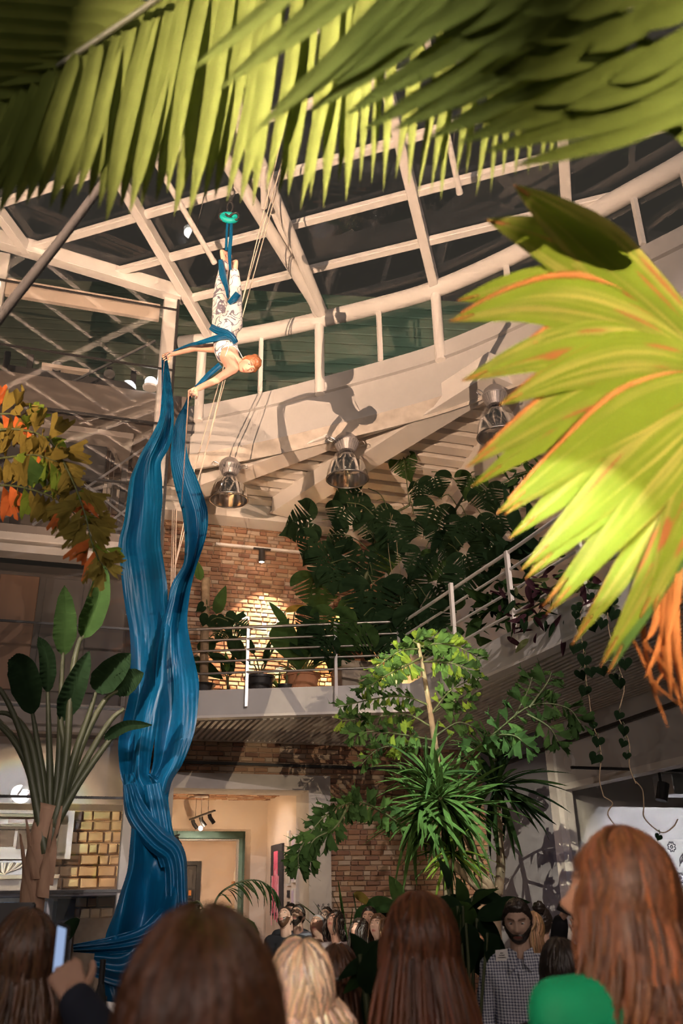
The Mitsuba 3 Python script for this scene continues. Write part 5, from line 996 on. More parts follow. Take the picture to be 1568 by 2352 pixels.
# areca palm by the doorway
def pinnate(t, path, size, n, m, seed, Yd=None, stemr=.012, droop=.35, kind='strap', wid=1.0, t0=.2, mfun=None, ang=.6):
    r = np.random.default_rng(seed); P = spline([np.asarray(p) if len(p) == 3 and Yd is None else PY(p[0], p[1], Yd) for p in path], 40); k = put('frond', tube(P, np.linspace(stemr, stemr * .3, 40), 6), 'm_stem', t, True); tt, _, _ = frames(P)
    for i in range(n):
        f = t0 + (1 - t0) * (i + .5) / n; j = min(38, int(f * 39)); o = P[j]
        for s in (-1, 1):
            sd = unit(np.cross(tt[j], Z)) * s; d = unit(sd * ang + tt[j] * .55 + Z * (-droop + r.normal(0, .08)) + V(*r.normal(0, .06, 3))); leaf(k, kind, o, d, Z + CV(o) * .3, size * (math.sin(math.pi * min(.98, f * .85 + .12)) * .7 + .35) * r.uniform(.9, 1.1), m if mfun is None else mfun(r, f), i, 'leaflet', wid)
AR = thing('areca_palm', 'feathery areca palm in front of the corridor doorway', 'palm tree')
ao = PY(478, 2200, 9.6); A0 = PY(480, 2125, 9.6)
put('stem', tube([ao * V(1, 1, 0), ao, A0], .03, 8), 'm_stem', AR)
for i, (pth, s, n) in enumerate([([(482, 2125), (500, 2060), (545, 2028), (590, 2022), (625, 2040), (640, 2062)], .26, 22), ([(480, 2125), (520, 2112), (560, 2108), (585, 2120)], .30, 18), ([(478, 2125), (450, 2085), (420, 2080), (405, 2100)], .34, 16), ([(480, 2120), (440, 2105), (410, 2125)], .34, 14), ([(480, 2125), (500, 2135), (540, 2140), (570, 2160)], .3, 14), ([(479, 2120), (455, 2070), (428, 2098)], .3, 12)]): pinnate(AR, pth, s, n, 'm_leaf' if i != 2 else 'm_leafmid', 80 + i, 9.6, .012)
# traveller palm on the left
TP = thing('traveller_palm', 'tall bird of paradise palm with paddle leaves in front of the shaft glass', 'palm tree')
tb = lambda x, y, Y=6.6: PY(x, y, Y)
put('trunk', tube(spline([tb(66, 2150) * V(1, 1, 0), tb(66, 2150), tb(78, 2030), tb(100, 1920), tb(122, 1850)], 24), np.linspace(.075, .10, 24), 12), 'm_trunk', TP, True)
for i, (x0, x1, y0, y1) in enumerate([(48, 52, 2100, 1950), (60, 44, 2080, 1915), (86, 118, 2060, 1880), (95, 140, 2030, 1850), (70, 58, 2020, 1880)]): put('dry_sheath', lf([tb(x0, y0, 6.5), tb((x0 + x1) / 2, (y0 + y1) / 2, 6.45), tb(x1, y1, 6.5)], .14, .5, 10, 5, lambda t: 1 - .8 * t), 'm_trunk', TP, True)
PET = [([(105, 1960), (75, 1800), (50, 1690), (5, 1590), (-40, 1560)], 0), ([(108, 1960), (85, 1770), (60, 1680), (20, 1640), (-30, 1640)], 0), ([(110, 1960), (100, 1800), (85, 1700), (75, 1640)], (75, 1640, 50, 1540, 20, 1515, 66, -1)), ([(112, 1950), (115, 1800), (112, 1680), (110, 1590)], (110, 1590, 108, 1510, 88, 1462, 38, 0)), ([(116, 1940), (135, 1760), (140, 1600), (145, 1500)], (146, 1505, 150, 1420, 148, 1345, 50, 0)), ([(118, 1930), (150, 1760), (165, 1560), (180, 1480), (192, 1460)], (190, 1465, 225, 1380, 238, 1290, 60, 1)), ([(118, 1930), (150, 1760), (140, 1660), (142, 1640)], (142, 1655, 175, 1570, 205, 1495, 52, 1)), ([(120, 1920), (170, 1740), (205, 1640), (220, 1590)], (218, 1585, 265, 1535, 300, 1500, 66, 1)), ([(122, 1910), (185, 1720), (240, 1610), (285, 1580)], (262, 1590, 300, 1560, 330, 1545, 50, 1)), ([(122, 1900), (190, 1760), (250, 1660), (285, 1628)], 0), ([(124, 1900), (180, 1800), (240, 1715), (262, 1690)], (240, 1696, 290, 1668, 350, 1665, 26, 1)), ([(100, 1930), (70, 1780), (30, 1700), (-20, 1650)], 0), ([(100, 1900), (60, 1740), (0, 1660), (-20, 1640)], 0)]
r_ = np.random.default_rng(9)
for i, (pth, bl) in enumerate(PET):
    Yk = [6.6 + .03 * (i % 5 - 2)] * len(pth); P = spline([tb(x, y, Yk[k]) for k, (x, y) in enumerate(pth)], 24); put('petiole', tube(P, np.linspace(.034, .014, 24), 8), 'm_petiole', TP, True)
    if bl:
        q = [tb(bl[0], bl[1], Yk[-1]), tb(bl[2], bl[3], Yk[-1] - .08), tb(bl[4], bl[5], Yk[-1] - .1)]; n, m = 40, 17; C = spline(q, n); tq, aq, bq = frames(C, CV(q[1])); s = np.linspace(-1, 1, m); tl = np.linspace(0, 1, n); w = bl[6] / 2011 * 6.6 * 1.2 * np.interp(tl, [0, .06, .25, .5, .8, .95, 1], [.1, .55, 1, .95, .6, .2, .02]); fold = (.35, .9, .55, .7)[i % 4]
        wob = .012 * np.sin(tl * 95)[:, None] * np.abs(s)[None] * (s[None] != 0)
        put('leaf_blade', grid(C[:, None] + aq[:, None] * (w[:, None] * .5 * s[None])[:, :, None] * (1 - .25 * fold) + bq[:, None] * ((w[:, None] * .5 * fold * np.abs(s)[None]**1.3) + wob)[:, :, None]), 'm_leaf' if i in (4, 5) else 'm_leafdark', TP, True)  # two blades get a lighter green, their lit look put into the colour
put('leaf_blade', lf([tb(140, 2165, 6.2), tb(160, 2135, 6.2), tb(180, 2110, 6.2)], .14, .2, 14, 5, lambda t: np.sin(np.pi * np.clip(t * .85 + .12, 0, 1))**.5), 'm_leafdark', TP, True)
# yellowing fishtail frond at upper left
YF = thing('fishtail_frond', 'yellowing fishtail palm frond with orange leaf tips entering at the left', 'palm frond')
ym = lambda r, f, o: 'm_autumn' if r.random() < .09 else ('m_leafbright' if r.random() < .18 else 'm_yellow')
fronds(YF, [[(-60, 1000, 4.6), (30, 985, 4.5), (110, 1010, 4.4), (160, 1090, 4.35), (195, 1180, 4.3), (215, 1260, 4.3), (245, 1310, 4.3)], [(-60, 1060, 4.6), (20, 1050, 4.5), (80, 1045, 4.4), (130, 1060, 4.35)], [(-60, 1120, 4.7), (20, 1115, 4.6), (90, 1130, 4.5), (150, 1160, 4.45), (200, 1215, 4.4)], [(-60, 960, 4.6), (20, 950, 4.5), (60, 965, 4.5)]], ym, size=.19, seed=90, kind='fishtail_long', gap=.33, stemr=.008)
leaf(YF, 'fishtail', PY(70, 1045, 4.3), R_ * .3 - U_, CV(PY(70, 1045, 4.3)), .17, 'm_leafmid', 1); leaf(YF, 'fishtail_long', PY(115, 1060, 4.3), R_ * .5 - U_, CV(PY(110, 1060, 4.3)) + R_, .2, 'm_leafbright', 2)

# ---------------------------------------------------------------- palm fronds over the lens
def frondleaf(parent, a, b, D0_, D1_, w, m, bow=0.0, seed=0, name='leaflet'):
    """a long palm leaflet between two pixels, at these distances from the camera; w is its width in pixels"""
    mid = ((a[0] + b[0]) / 2 + bow * (b[1] - a[1]), (a[1] + b[1]) / 2 - bow * (b[0] - a[0])); P = [PD(*a, D0_), PD(*mid, (D0_ + D1_) / 2 - .02), PD(*b, D1_)]
    return put(name, lf(P, w / 2011 * (D0_ + D1_) / 2 * 1.15, .35, 16, 5, lambda t: np.interp(t, [0, .06, .5, .8, .95, 1], [.35, .8, 1, .72, .22, .02]), up=CV(P[1])), m, parent, True)
r_ = np.random.default_rng(17)
F1 = thing('palm_frond', 'large lit palm frond whose long leaflets hang across the top', 'palm frond')
rp = spline([PD(-150, 330, 2.9), PD(0, 245, 2.85), PD(130, 155, 2.8), PD(330, 20, 2.75), PD(520, -110, 2.75), PD(800, -230, 2.8), PD(1150, -300, 2.9), PD(1400, -300, 3.0)], 60)
put('rachis', tube(rp, np.linspace(.011, .006, 60), 8), 'm_petiole', F1, True)
for i in range(54):
    x = -60 + 26 * i + r_.uniform(-4, 4); f = np.interp(x, [-60, 0, 130, 330, 520, 800, 1300], [290, 245, 155, 20, -110, -230, -290]); sl = np.interp(x, [-60, 300, 700, 1300], [-.62, -.30, -.16, -.10])
    yb = np.interp(x, [-60, 100, 300, 500, 900, 1100, 1350], [400, 470, 490, 480, 450, 435, 405]) + r_.uniform(-38, 26); xe = x + sl * (yb - f) * .8
    wv = 30 if x < 900 else 21; mf = 'm_frond'
    frondleaf(F1, (x, f), (xe, yb), 2.8 + r_.uniform(-.03, .03), 2.62 + r_.uniform(-.06, .08), wv * r_.uniform(.85, 1.15), mf, r_.uniform(-.02, .035), i)
for i in range(9):
    y0 = 255 - 30 * i; x0 = np.interp(-y0, [-245, -155, -20, 110], [0, 130, 330, 520]); frondleaf(F1, (x0, y0), (-140, y0 + 25 - 9 * i), 2.8, 2.75 + .02 * i, 36 * r_.uniform(.9, 1.1), 'm_frond', .02, i)
F2 = thing('palm_frond', 'dark out of focus palm frond sweeping down from the upper right corner', 'palm frond')
put('rachis', tube(spline([PD(700, -330, 1.75), PD(1100, -150, 1.75), PD(1400, 40, 1.75), PD(1700, 250, 1.8)], 30), .010, 8), 'm_petiole', F2, True)
for i, (x0, y0, x1, y1, w) in enumerate([(900, -260, 440, 160, 30), (960, -235, 500, 208, 32), (1010, -210, 590, 150, 30), (1050, -190, 584, 304, 34), (1100, -160, 625, 275, 30), (1130, -135, 760, 200, 34), (1180, -110, 700, 262, 34), (1230, -80, 790, 268, 36), (1270, -50, 850, 230, 36), (1310, -20, 830, 300, 36), (1350, 10, 900, 300, 38), (1380, 40, 960, 270, 38), (1420, 60, 980, 320, 38), (1450, 85, 1030, 300, 38), (1490, 110, 1050, 330, 36), (1530, 130, 1120, 310, 38), (1570, 160, 1110, 350, 36), (1620, 190, 1190, 330, 38), (1660, 220, 1180, 380, 34), (1500, 100, 1230, 290, 40), (1420, 30, 1090, 200, 44), (1480, 60, 1180, 180, 44), (1540, 100, 1230, 240, 44), (1600, 130, 1300, 250, 44), (1380, 0, 1100, 120, 44), (1440, 20, 1200, 90, 44), (1500, 40, 1300, 110, 44), (1340, -40, 1060, 100, 44), (1400, -60, 1200, 30, 46), (1480, -60, 1300, 40, 46), (1560, -20, 1350, 120, 46), (1620, 60, 1400, 190, 46), (1300, -90, 1000, 90, 40), (1640, -20, 1430, 60, 46), (1560, -80, 1380, 20, 46), (1250, -120, 900, 110, 38)]):
    frondleaf(F2, (x0, y0), (x1, y1), 1.75, 1.62 + .01 * (i % 7), w, 'm_frond', .03, i)
for i, (x0, y0, x1, y1, w) in enumerate([(1700, 250, 1330, 205, 46), (1720, 300, 1365, 225, 60), (1700, 420, 1480, 230, 60), (1750, 350, 1420, 260, 60), (1700, 150, 1400, 330, 50)]): frondleaf(F2, (x0, y0), (x1, y1), 1.9, 1.8, w, 'm_frond', -.08, i)
# unseen fronds over and behind the camera, placed to shade the upper right corner
F3 = thing('palm_frond', 'unseen palm fronds above and behind the camera placed to shade the upper right corner', 'palm frond')
for j, (a, b, c) in enumerate([((2.2, -1.6, 3.0), (1.0, -0.9, 3.75), (-0.5, -0.2, 3.9)), ((2.3, -1.0, 3.2), (1.3, -.2, 4.2), (0.1, 0.5, 4.6)), ((2.4, -.4, 3.2), (1.7, .5, 4.3), (0.9, 1.3, 4.75)), ((2.2, -1.8, 2.7), (1.1, -1.3, 3.3), (-.2, -1.0, 3.45))]):
    P = spline([V(*a), V(*b), V(*c)], 40); k = put('frond', tube(P, np.linspace(.014, .006, 40), 7), 'm_petiole', F3, True); tt, aa, bb_ = frames(P, Z)
    for i in range(34):
        f = 4 + i; s = (-1, 1)[i % 2]
        for s in (-1, 1): put('leaflet', lf([P[f], P[f] + aa[f] * s * .32 + tt[f] * .16 - Z * .05, P[f] + aa[f] * s * .58 + tt[f] * .34 - Z * .22], .05, .3, 8, 3, up=Z), 'm_frond', k, True)
# big fan leaf on the right
FAN = thing('fan_palm_leaf', 'huge yellow green fan palm leaf with scorched orange edges on the right', 'palm leaf')
hub = (1700, 900)
put('leaf_stalk', tube(spline([PD(2150, 2500, 2.6) * V(1, 1, 0), PD(2080, 2000, 2.6), PD(1900, 1500, 2.5), PD(1780, 1150, 2.35), PD(*hub, 2.25)], 24), .016, 10), 'm_petiole', FAN, True)
tips = [(1180, 425, .10), (1118, 505, .13), (1050, 690, .16), (1032, 738, .16), (1060, 875, .14), (1190, 800, .16), (1145, 930, .15), (1069, 1074, .16), (1082, 1118, .15), (1140, 1180, .14), (1158, 1182, .14), (1168, 1238, .12), (1196, 1310, .11), (1206, 1330, .10), (1246, 1392, .09), (1254, 1412, .08), (1276, 1395, .08), (1312, 1482, .06), (1378, 1532, .05), (1395, 1548, .03), (1432, 1440, .03), (1470, 1420, .0), (1500, 1400, -.02)]
for i, (tx, ty, bow) in enumerate(tips):
    hx, hy = hub; dx, dy = tx - hx, ty - hy; ln = math.hypot(dx, dy); n = 22; tl = np.linspace(0, 1, n)
    px = hx + dx * tl + bow * 1.2 * dy * np.sin(np.pi * tl) * .9; py = hy + dy * tl + (-abs(bow) * 1.1 * ln * np.sin(np.pi * tl**.9)); dist = 2.25 - .12 * np.sin(np.pi * tl * .6) + .012 * (i % 3)
    C = np.array([PD(a, b, c) for a, b, c in zip(px, py, dist)]); w = np.interp(tl, [0, .25, .5, .62, .85, .96, 1], [20, 74, 106, 92, 44, 14, 2]) / 2011 * 2.25 * 1.1 * (1.0 if ty < 1350 else .72); tq, aq, bq = frames(C, CV(C[8])); m = 9; s = np.linspace(-1, 1, m)
    ple = .16 * np.abs(s)[None] * w[:, None] + .02 * w[:, None] * np.cos(s * 14)[None]
    k = put('segment', grid(C[:, None] + aq[:, None] * (w[:, None] * .5 * s)[:, :, None] - bq[:, None] * ple[:, :, None]), 'm_fan' if i not in (19,) else 'm_leafmid', FAN, True, uv=np.stack(np.meshgrid(np.linspace(0, 1, m) + i * 1.37, tl, indexing='xy'), -1).reshape(-1, 2))
    if i in (3, 5, 7, 9):
        e = slice(5, n - 1); put('scorched_edge', tube((C + aq * (w * .5)[:, None] - bq * (.17 * w)[:, None])[e], np.interp(tl[e], [.2, .5, .97], [.003, .010, .003]), 6), 'm_drystraw', FAN, True)
    put('scorched_tip', tube(C[-3:], [.002, .003, .0015], 6), 'm_drystraw', FAN, True)
for i, (a, b, c, e) in enumerate([((1545, 1150), (1530, 1300), (1525, 1450), (1540, 1600)), ((1560, 1180), (1545, 1320), (1550, 1480), (1570, 1620)), ((1530, 1200), (1520, 1340), (1500, 1450), (1475, 1480)), ((1550, 1250), (1535, 1400), (1510, 1500), (1480, 1560)), ((1475, 1420), (1480, 1480), (1520, 1530), (1560, 1590)), ((1470, 1440), (1490, 1560), (1510, 1620), (1533, 1672)), ((1540, 1350), (1545, 1450), (1560, 1540), (1590, 1600)), ((1430, 1435), (1460, 1490), (1500, 1570), (1560, 1620)), ((1555, 1160), (1552, 1260), (1548, 1380), (1530, 1480)), ((1535, 1480), (1515, 1540), (1545, 1580), (1568, 1640)), ((1520, 1460), (1540, 1520), (1505, 1580), (1520, 1600))]):
    put('dry_strand', lf([PD(*a, 2.2), PD(*b, 2.17), PD(*c, 2.15), PD(*e, 2.14)], (.034, .03, .02, .02, .018, .016, .024, .014, .036, .016, .014)[i], .6, 18, 5, lambda t: np.interp(t, [0, .2, .8, 1], [.6, 1, .7, .1])), 'm_drystraw', FAN, True)
solo('wooden_pole', 'dark brown slanting pole passing behind the palm leaflets at left', 'pole', tube(spline([PD(-120, 890, 4.6), PD(0, 728, 4.7), PD(140, 550, 4.9), PD(260, 390, 5.1), PD(330, 300, 5.2)], 20), np.linspace(.028, .020, 20), 10), 'm_wooddark' if 'm_wooddark' in scene else 'm_dark', smooth=60)
# ---------------------------------------------------------------- the audience
cloth = lambda n, c, r=.85: mat('m_cl_' + n, mottled([x * .88 for x in c], [min(1, x * 1.1) for x in c], 30), r, spec=.25)
cloth('black', (.014, .014, .017)); cloth('navy', (.02, .024, .04)); cloth('grey', (.12, .12, .14)); cloth('white', (.62, .62, .64)); cloth('lilac', (.25, .20, .20)); cloth('brownred', (.09, .035, .03)); cloth('cream', (.50, .46, .40))
cloth('green', (.002, .22, .105), .7); cloth('jeans', (.03, .04, .07))
mat('m_check', mikit.proc(lambda p, n, uv: mikit.mix((.66, .67, .72), (.035, .045, .11), .5 * dr.select(dr.abs(p.x * 62 + .3 * noise(p.x * 7, p.z * 7) - dr.floor(p.x * 62 + .3 * noise(p.x * 7, p.z * 7)) - .5) < .25, 1.0, 0.0) + .5 * dr.select(dr.abs(p.z * 62 - dr.floor(p.z * 62) - .5) < .25, 1.0, 0.0))), .85, spec=.2)
def stand(label, px, py, Y, yaw=0, pitch=25, female=False, skin=(.52, .32, .235), top='m_cl_black', pants='m_cl_black', hair='m_hair_brown', style='short', hs=1.0, group=None, roll=0, sub=4, arms=None, wide=.175, sleeve=True, refine=.026, turn=None, iris=(.12, .07, .04), neckdrop=.185, cat='person', stoop=0.0):
    """a standing person: yaw 0 faces the camera side of the hall, + turns to the picture's left; the body goes down to the floor"""
    p = Person(label, group, cat); c = PY(px, py, Y); a = math.radians(yaw); fy = V(-math.sin(a), -math.cos(a), 0); fx = V(-fy[1], fy[0], 0) * -1; ht = math.radians(yaw if turn is None else turn); hy = V(-math.sin(ht), -math.cos(ht), 0); pt = math.radians(pitch); f = hy * math.cos(pt) + Z * math.sin(pt)
    p.head(c, f, Z + fx * math.sin(math.radians(roll)), hs); nk = c - Z * neckdrop * hs - hy * .035 * hs + fy * stoop; p.neck = nk; z0 = nk[2]; base = V(nk[0], nk[1], 0) - fy * stoop * 2
    g = lambda x, y, z: base + fx * x + fy * y + Z * z
    hipz = z0 * .60; kz = z0 * .32; W = wide
    sh = {s: nk + fx * s * W - Z * .055 for s in (-1, 1)}
    A_ = arms or {}
    el = {s: A_[s][0] if s in A_ else sh[s] + fx * s * .06 - fy * .03 - Z * .27 for s in (-1, 1)}; wr = {s: A_[s][1] if s in A_ else el[s] + fx * s * -.01 + fy * .09 - Z * .23 for s in (-1, 1)}
    hip = {s: g(s * .085, 0, hipz) for s in (-1, 1)}; kn = {s: g(s * .10, .02, kz) for s in (-1, 1)}; an = {s: g(s * .10, -.02, .09) for s in (-1, 1)}; to = {s: g(s * .12, .13, .035) for s in (-1, 1)}
    k = .92 if female else 1.0
    tor = limb([nk - Z * .03, nk - Z * .15 + fy * .01, g(0, .01, hipz + .24), g(0, 0, hipz + .05)], [.06 * k, .115 * k, .105 * k, .12]) + [((nk - Z * .17 + fx * s * .07, .098 * k), (g(s * .06, 0, hipz + .08), .10)) for s in (-1, 1)] + [((nk - Z * .05, .06 * k), (sh[s], .062 * k)) for s in (-1, 1)] + [((sh[s], .062 * k), (nk - Z * .2 + fx * s * .07, .085 * k)) for s in (-1, 1)]
    arm = sum([limb([sh[s], el[s], wr[s]], [.054 * k, .042 * k, .029 * k]) for s in (-1, 1)], []); leg = sum([limb([hip[s], kn[s], an[s]], [.088, .056, .04]) + [((an[s], .036), (to[s], .03))] for s in (-1, 1)], [])
    hd = [hand(wr[s], *((A_[s][2], A_[s][3]) if s in A_ and len(A_[s]) > 2 else (wr[s] - el[s], -fx * s)), curl=(A_[s][4] if s in A_ and len(A_[s]) > 4 else .4), size=.17 if female else .185, thumb=A_[s][5] if s in A_ and len(A_[s]) > 5 else s, refine=.009 if Y > 5 else .006) for s in (-1, 1)]
    p.body(tor + arm + leg, skin, female=female, sub=sub, refine=refine, neck=.046 if female else .056, hands=hd)
    p.eyes(iris)
    sl = sum([limb([sh[s], el[s], wr[s] * .93 + el[s] * .07] if sleeve else [sh[s], (sh[s] + el[s]) / 2], [.056 * k, .045 * k, .036 * k][:3 if sleeve else 2]) for s in (-1, 1)], [])
    p.tor, p.sl, p.fx, p.fy, p.nk, p.leg, p.wr, p.sh = tor, sl, fx, fy, nk, leg, wr, sh
    tw = [((a[0] - Z * (.028 if i == 0 else 0), a[1]), b) for i, (a, b) in enumerate(tor)]
    p.wear('top', g_(tw + sl, .016), top, .026 if Y > 4 else .018, 4)
    p.wear('trousers', g_(limb([hip[-1], kn[-1], an[-1]], [.09, .062, .05]) + limb([hip[1], kn[1], an[1]], [.09, .062, .05]) + [((hip[-1], .1), (hip[1], .1))], .014), pants, .04, 3)
    put('shoes', cat_([chain(g_([((an[s] - Z * .02, .04), (to[s], .032)), ((an[s] - Z * .04 - fy * .03, .035), (to[s], .03))], .008), .03, 2) for s in (-1, 1)]), 'm_cl_black', p.k, True)
    if style in ('short', 'beard'): p.cap(hair, .076, -.06, .014, .006)
    if style == 'crop': p.cap(hair, .078, -.05, .006, .003, side=-.01)
    if style == 'bob': p.cap(hair, .055, -.07, .016, .006).locks(hair, 150, .13, 5 + int(px), .009, .008, (.95, math.pi), .03, name='hair_lock')
    if style == 'long': p.cap(hair, .055, -.07, .016, .005).locks(hair, 190, .34, 5 + int(px), .009, .012, (.85, math.pi), .03, name='hair_lock')
    return p
FG = None
# --- the group looking up beside the doorway
q = stand('man with glasses, grey blazer and white shirt beside the doorway', 683, 2104, 11.2, 18, 26, top='m_cl_grey', hair='m_hair_dark', style='short'); q.glasses().beard('m_hair_dark', .005)
put('shirt_front', m_hull([q.nk + q.fx * x + q.fy * y + Z * z for x, z, y in [(-.06, -.02, .10), (.06, -.02, .10), (0, -.46, .16), (-.06, -.02, .125), (.06, -.02, .125), (-.02, -.45, .165), (.02, -.45, .165), (-.05, -.2, .165), (.05, -.2, .165)]]), 'm_cl_white', q.k)
q = stand('man with receding hair and black jacket looking steeply up', 654, 2109, 10.6, 26, 34, top='m_cl_black', hair='m_hair_dark', style='crop', wide=.2, roll=8); q.beard('m_hair_brown', .006)
stand('man showing only dark hair behind the man with the receding hair', 667, 2100, 11.9, 10, 20, hair='m_hair_dark')
stand('bald older man in black, standing left of the woman with glasses', 728, 2127, 10.6, 22, 30, top='m_cl_black', hair='m_hair_grey', style='crop', skin=(.5, .27, .19))
q = stand('balding bearded man with dark glasses behind the woman in the lilac cardigan', 749, 2108, 11.4, 30, 22, top='m_cl_brownred', hair='m_hair_dark', style='crop'); q.glasses(r=.023).beard('m_hair_dark', .009)
q = stand('woman with glasses and a lilac grey cardigan looking up', 769, 2121, 9.8, 30, 38, True, top='m_cl_lilac', hair='m_hair_dark', style='bob', wide=.185); q.glasses()
stand('dark long haired woman looking up to the left beside the lilac cardigan', 825, 2140, 9.6, 40, 24, True, top='m_cl_black', hair='m_hair_dark', style='long', skin=(.6, .38, .28))
stand('tall dark haired man half hidden behind leaves', 848, 2112, 10.2, 15, 12, top='m_cl_white', hair='m_hair_dark')
stand('pale faced woman at the edge of the red brown hair', 868, 2130, 9.6, 30, 22, True, top='m_cl_cream', hair='m_hair_brown', style='bob', skin=(.62, .42, .33))
stand('person with brown hair and a pale top standing behind the silk ends, seen from behind', 421, 2128, 7.6, 190, 15, True, top='m_cl_white', hair='m_hair_brown', style='bob')
# --- the man in the checked shirt and those near him
q = stand('bearded man in a blue and white checked shirt with a name badge, looking down', 1188, 2117, 6.0, 12, -16, False, top='m_check', pants='m_cl_navy', hair='m_hair_dark', style='short', hs=1.06, sub=6, skin=(.50, .33, .25), refine=.02, turn=14, wide=.185, iris=(.05, .03, .02))
q.beard('m_hair_dark', .009, 5)
for s in (-1, 1): put('collar', m_hull([q.nk + q.fx * s * x + q.fy * y + Z * z for x, y, z in [(.02, .085, .03), (.075, .03, .055), (.02, .125, -.03), (.075, .105, -.055), (.06, .118, -.075), (.085, .06, .0)]]), 'm_check', q.k)
put('placket', m_hull([q.nk + q.fx * x + q.fy * (.133 - .06 * (z < -.3)) + Z * z + q.fy * e for x in (-.016, .016) for z in (-.06, -.2) for e in (0, .006)]), 'm_check', q.k)
_tv = meshkit.WRITTEN[scene[q.k + '__top']['filename']][0] - CAM; _d = unit(ray(1152, 2194)); _c = _tv[(np.linalg.norm(_tv - np.outer(_tv @ _d, _d), axis=1) < .03)]; bc = CAM + _d * ((_c @ _d).min() - .002); bd = solo('name_badge', 'white paper name badge stuck on the checked shirt', 'badge', box((.075, .062, .003), bc, unit(q.fx * -1 + Z * .1), Z, -unit(np.cross(q.fx, Z)), 0), 'm_white')
for k, w in enumerate((.02, .034, .05)): put('printed_line', box((w, .004, .004), bc + q.fy * .002 + Z * (.012 - .012 * k), q.fx, Z, q.fy), 'm_ink', bd)
stand('woman with long light brown hair looking up behind the man in the checked shirt', 1218, 2136, 7.2, 42, 26, True, top='m_cl_lilac', hair='m_hair_blond', style='long', skin=(.55, .36, .28), roll=-8)
q = stand('woman with a dark bun and a pale top, seen from behind by the grey wall', 1245, 2120, 8.0, 200, 12, True, top='m_cl_cream', hair='m_hair_dark', style='short')
b_ = trimesh.creation.icosphere(3, .05); b_.vertices *= 1 + .3 * vnoise(b_.vertices, 60)[:, None]; b_.apply_translation(q.w((0, -.07, .135))); put('hair_bun', b_, 'm_hair_dark', q.k, True)
ar = {1: (PY(1279, 2185, 6.3), PY(1288, 2112, 6.2), R_ * .5 + U_ * .9, R_ - U_ * .3, 1.0, -1), -1: (PY(1345, 2215, 6.2), PY(1338, 2172, 6.1), U_ + R_ * -.3, R_ * -.2 + V(0, 1, 0), .25, 1)}
q = stand('person in a black jacket with raised hands, hidden behind the woman in green', 1344, 2122, 6.5, 10, 5, top='m_cl_black', hair='m_hair_dark', arms=ar)
CAMR = solo('phone', 'small dark phone held up in the raised hand behind the woman in green', 'phone', box((.07, .012, .14), PY(1305, 2088, 6.1), R_ * .4 + U_ * .9, V(0, 1, 0), R_ * .9 - U_ * .4, .004), 'm_black')
# --- heads close to the camera, seen from behind
def near(label, px, py, Y, yaw, hairm, n, length, r, top, style=None, pitch=18, hs=1.05, turn=None, wave=.012, curl=1.1, spread=.03, seed=1, azr=(.9, math.pi), capm=True, lift=1.07, skin=(.50, .30, .22), arms=None, wide=.175, pants='m_cl_black', gather=None, line=.055, sub=4, neckdrop=.185, thmax=1.1):
    q = stand(label, px, py, Y, yaw, pitch, True, skin, top, pants, hairm, None, hs, arms=arms, turn=turn, wide=wide, sub=sub, neckdrop=neckdrop)
    q.cap(hairm, line, -.075, .009, .003); q.locks(hairm, int(n * 1.35), length, seed, r, wave, azr, spread, curl, 'hair_lock', lift + .05, 18, gather, thmax=thmax); return q
ph = PY(141, 2196, 2.45)
ar = {1: (PY(215, 2372, 2.42), PY(178, 2300, 2.40), unit(PY(150, 2235, 2.42) - PY(178, 2300, 2.40)), V(-.4, .8, .1), .9, 1)}
q = near('woman with long brown hair filming with a phone in the lower left corner', 52, 2205, 2.75, 176, 'm_hair_brown', 620, .26, .0052, 'm_cl_navy', turn=150, seed=3, spread=.035, arms=ar, pitch=14, hs=1.0, wide=.18)
PHN = thing('phone', 'phone with glowing screen held up by the woman in the lower left', 'phone')
px_ = unit(V(-.58, .80, .10)); put('body', box((.068, .010, .145), ph, px_, np.cross(Z, px_), Z, .004), 'm_black', PHN)
scene['m_screen'] = {'type': 'diffuse', 'reflectance': rgb((.02, .02, .02))}
sc_ = box((.060, .002, .130), ph + np.cross(Z, px_) * .0062, px_, np.cross(Z, px_), Z); k_ = put('screen', sc_, 'm_screen', PHN); scene[k_]['emitter'] = {'type': 'area', 'sampling_weight': .05, 'radiance': rgb((.20, .27, .42))}
near('brown haired head right before the lens in the lower middle', 456, 2400, 1.30, 180, 'm_hair_chestnut', 1000, .34, .0036, 'm_cl_black', seed=4, spread=.045, lift=1.10, pitch=16, hs=1.2)
near('curly blond haired woman with light on her hair, lower middle', 690, 2275, 2.85, 172, 'm_hair_blond', 420, .24, .0066, 'm_cl_black', seed=5, wave=.040, curl=2.0, spread=.07, pitch=22)
q = near('sleek dark brown haired woman with a silver hair clip', 776, 2252, 4.2, 184, 'm_hair_chestnut', 420, .30, .0065, 'm_cl_black', seed=6, wave=.005, spread=.02, pitch=10)
put('hair_clip', tube(spline([PY(757, 2246, 4.02), PY(768, 2250, 3.99), PY(784, 2250, 3.99)], 8), .008, 8), 'm_mirror', q.k)
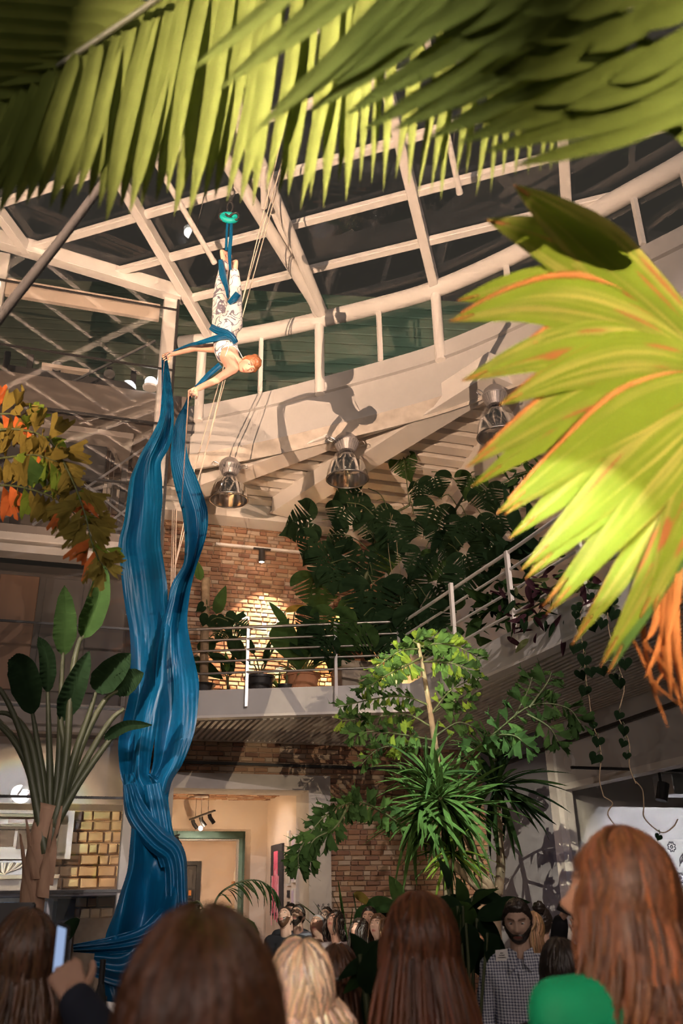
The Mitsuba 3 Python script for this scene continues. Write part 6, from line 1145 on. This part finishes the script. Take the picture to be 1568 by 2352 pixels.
near('woman with long red brown hair facing left in the lower middle', 960, 2172, 2.75, 118, 'm_hair_red', 900, .52, .0052, 'm_cl_black', seed=7, wave=.010, spread=.05, pitch=4, turn=122, azr=(1.15, math.pi), hs=1.04, wide=.19)
near('dark haired person in black between the checked shirt and the green dress', 1292, 2235, 4.3, 186, 'm_hair_dark', 420, .26, .0068, 'm_cl_black', seed=8, wave=.014, spread=.03, pitch=8)
q = near('woman in an emerald green dress with wavy chestnut hair, lower right', 1424, 2068, 2.05, 168, 'm_hair_chestnut', 1250, .42, .0048, 'm_cl_green', seed=9, wave=.026, curl=1.7, spread=.03, pitch=8, turn=122, azr=(1.42, math.pi), hs=1.10, skin=(.50, .30, .22), line=.045, sub=5, neckdrop=.135, wide=.2)
q.locks('m_hair_ginger', 60, .38, 19, .004, .03, (1.5, math.pi), .04, 2.0, 'hair_streak', 1.14, 18)
near('dark curly haired person cut off at the right edge', 1590, 2130, 4.6, 180, 'm_hair_dark', 260, .12, .007, 'm_cl_black', seed=10, wave=.02, curl=2.2, spread=.04)
# things on the floor among them
SP = thing('loudspeaker', 'black loudspeaker box on a stand at the left edge', 'speaker')
so = PY(6, 2130, 5.6); put('cabinet', box((.34, .3, .30), so - Z * .02, A, B, Z, .01), 'm_black', SP); put('pole', tube([so - Z * .15, V(so[0], so[1], .02)], .02, 8), 'm_black', SP); put('grille', box((.3, .01, .26), so - B * .155, A, B, Z), 'm_dark', SP); put('base', lathe([(.001, .0), (.22, 0), (.2, .03), (.001, .04)], V(so[0], so[1], 0), Z, 20), 'm_black', SP)
TS = thing('tripod_stand', 'black folding tripod stand below the silk ends', 'stand')
to_ = PY(232, 2262, 5.2)
for x, y in ((-.25, -.12), (.28, -.15), (.05, .3)): put('leg', tube([to_, V(to_[0] + x, to_[1] + y, .02)], .018, 8), 'm_black', TS)
put('crossbar', tube([PY(186, 2297, 5.2), PY(245, 2294, 5.2)], .013, 8), 'm_black', TS); put('pole', tube([to_ - Z * .3, to_ + Z * .12], .016, 8), 'm_black', TS)
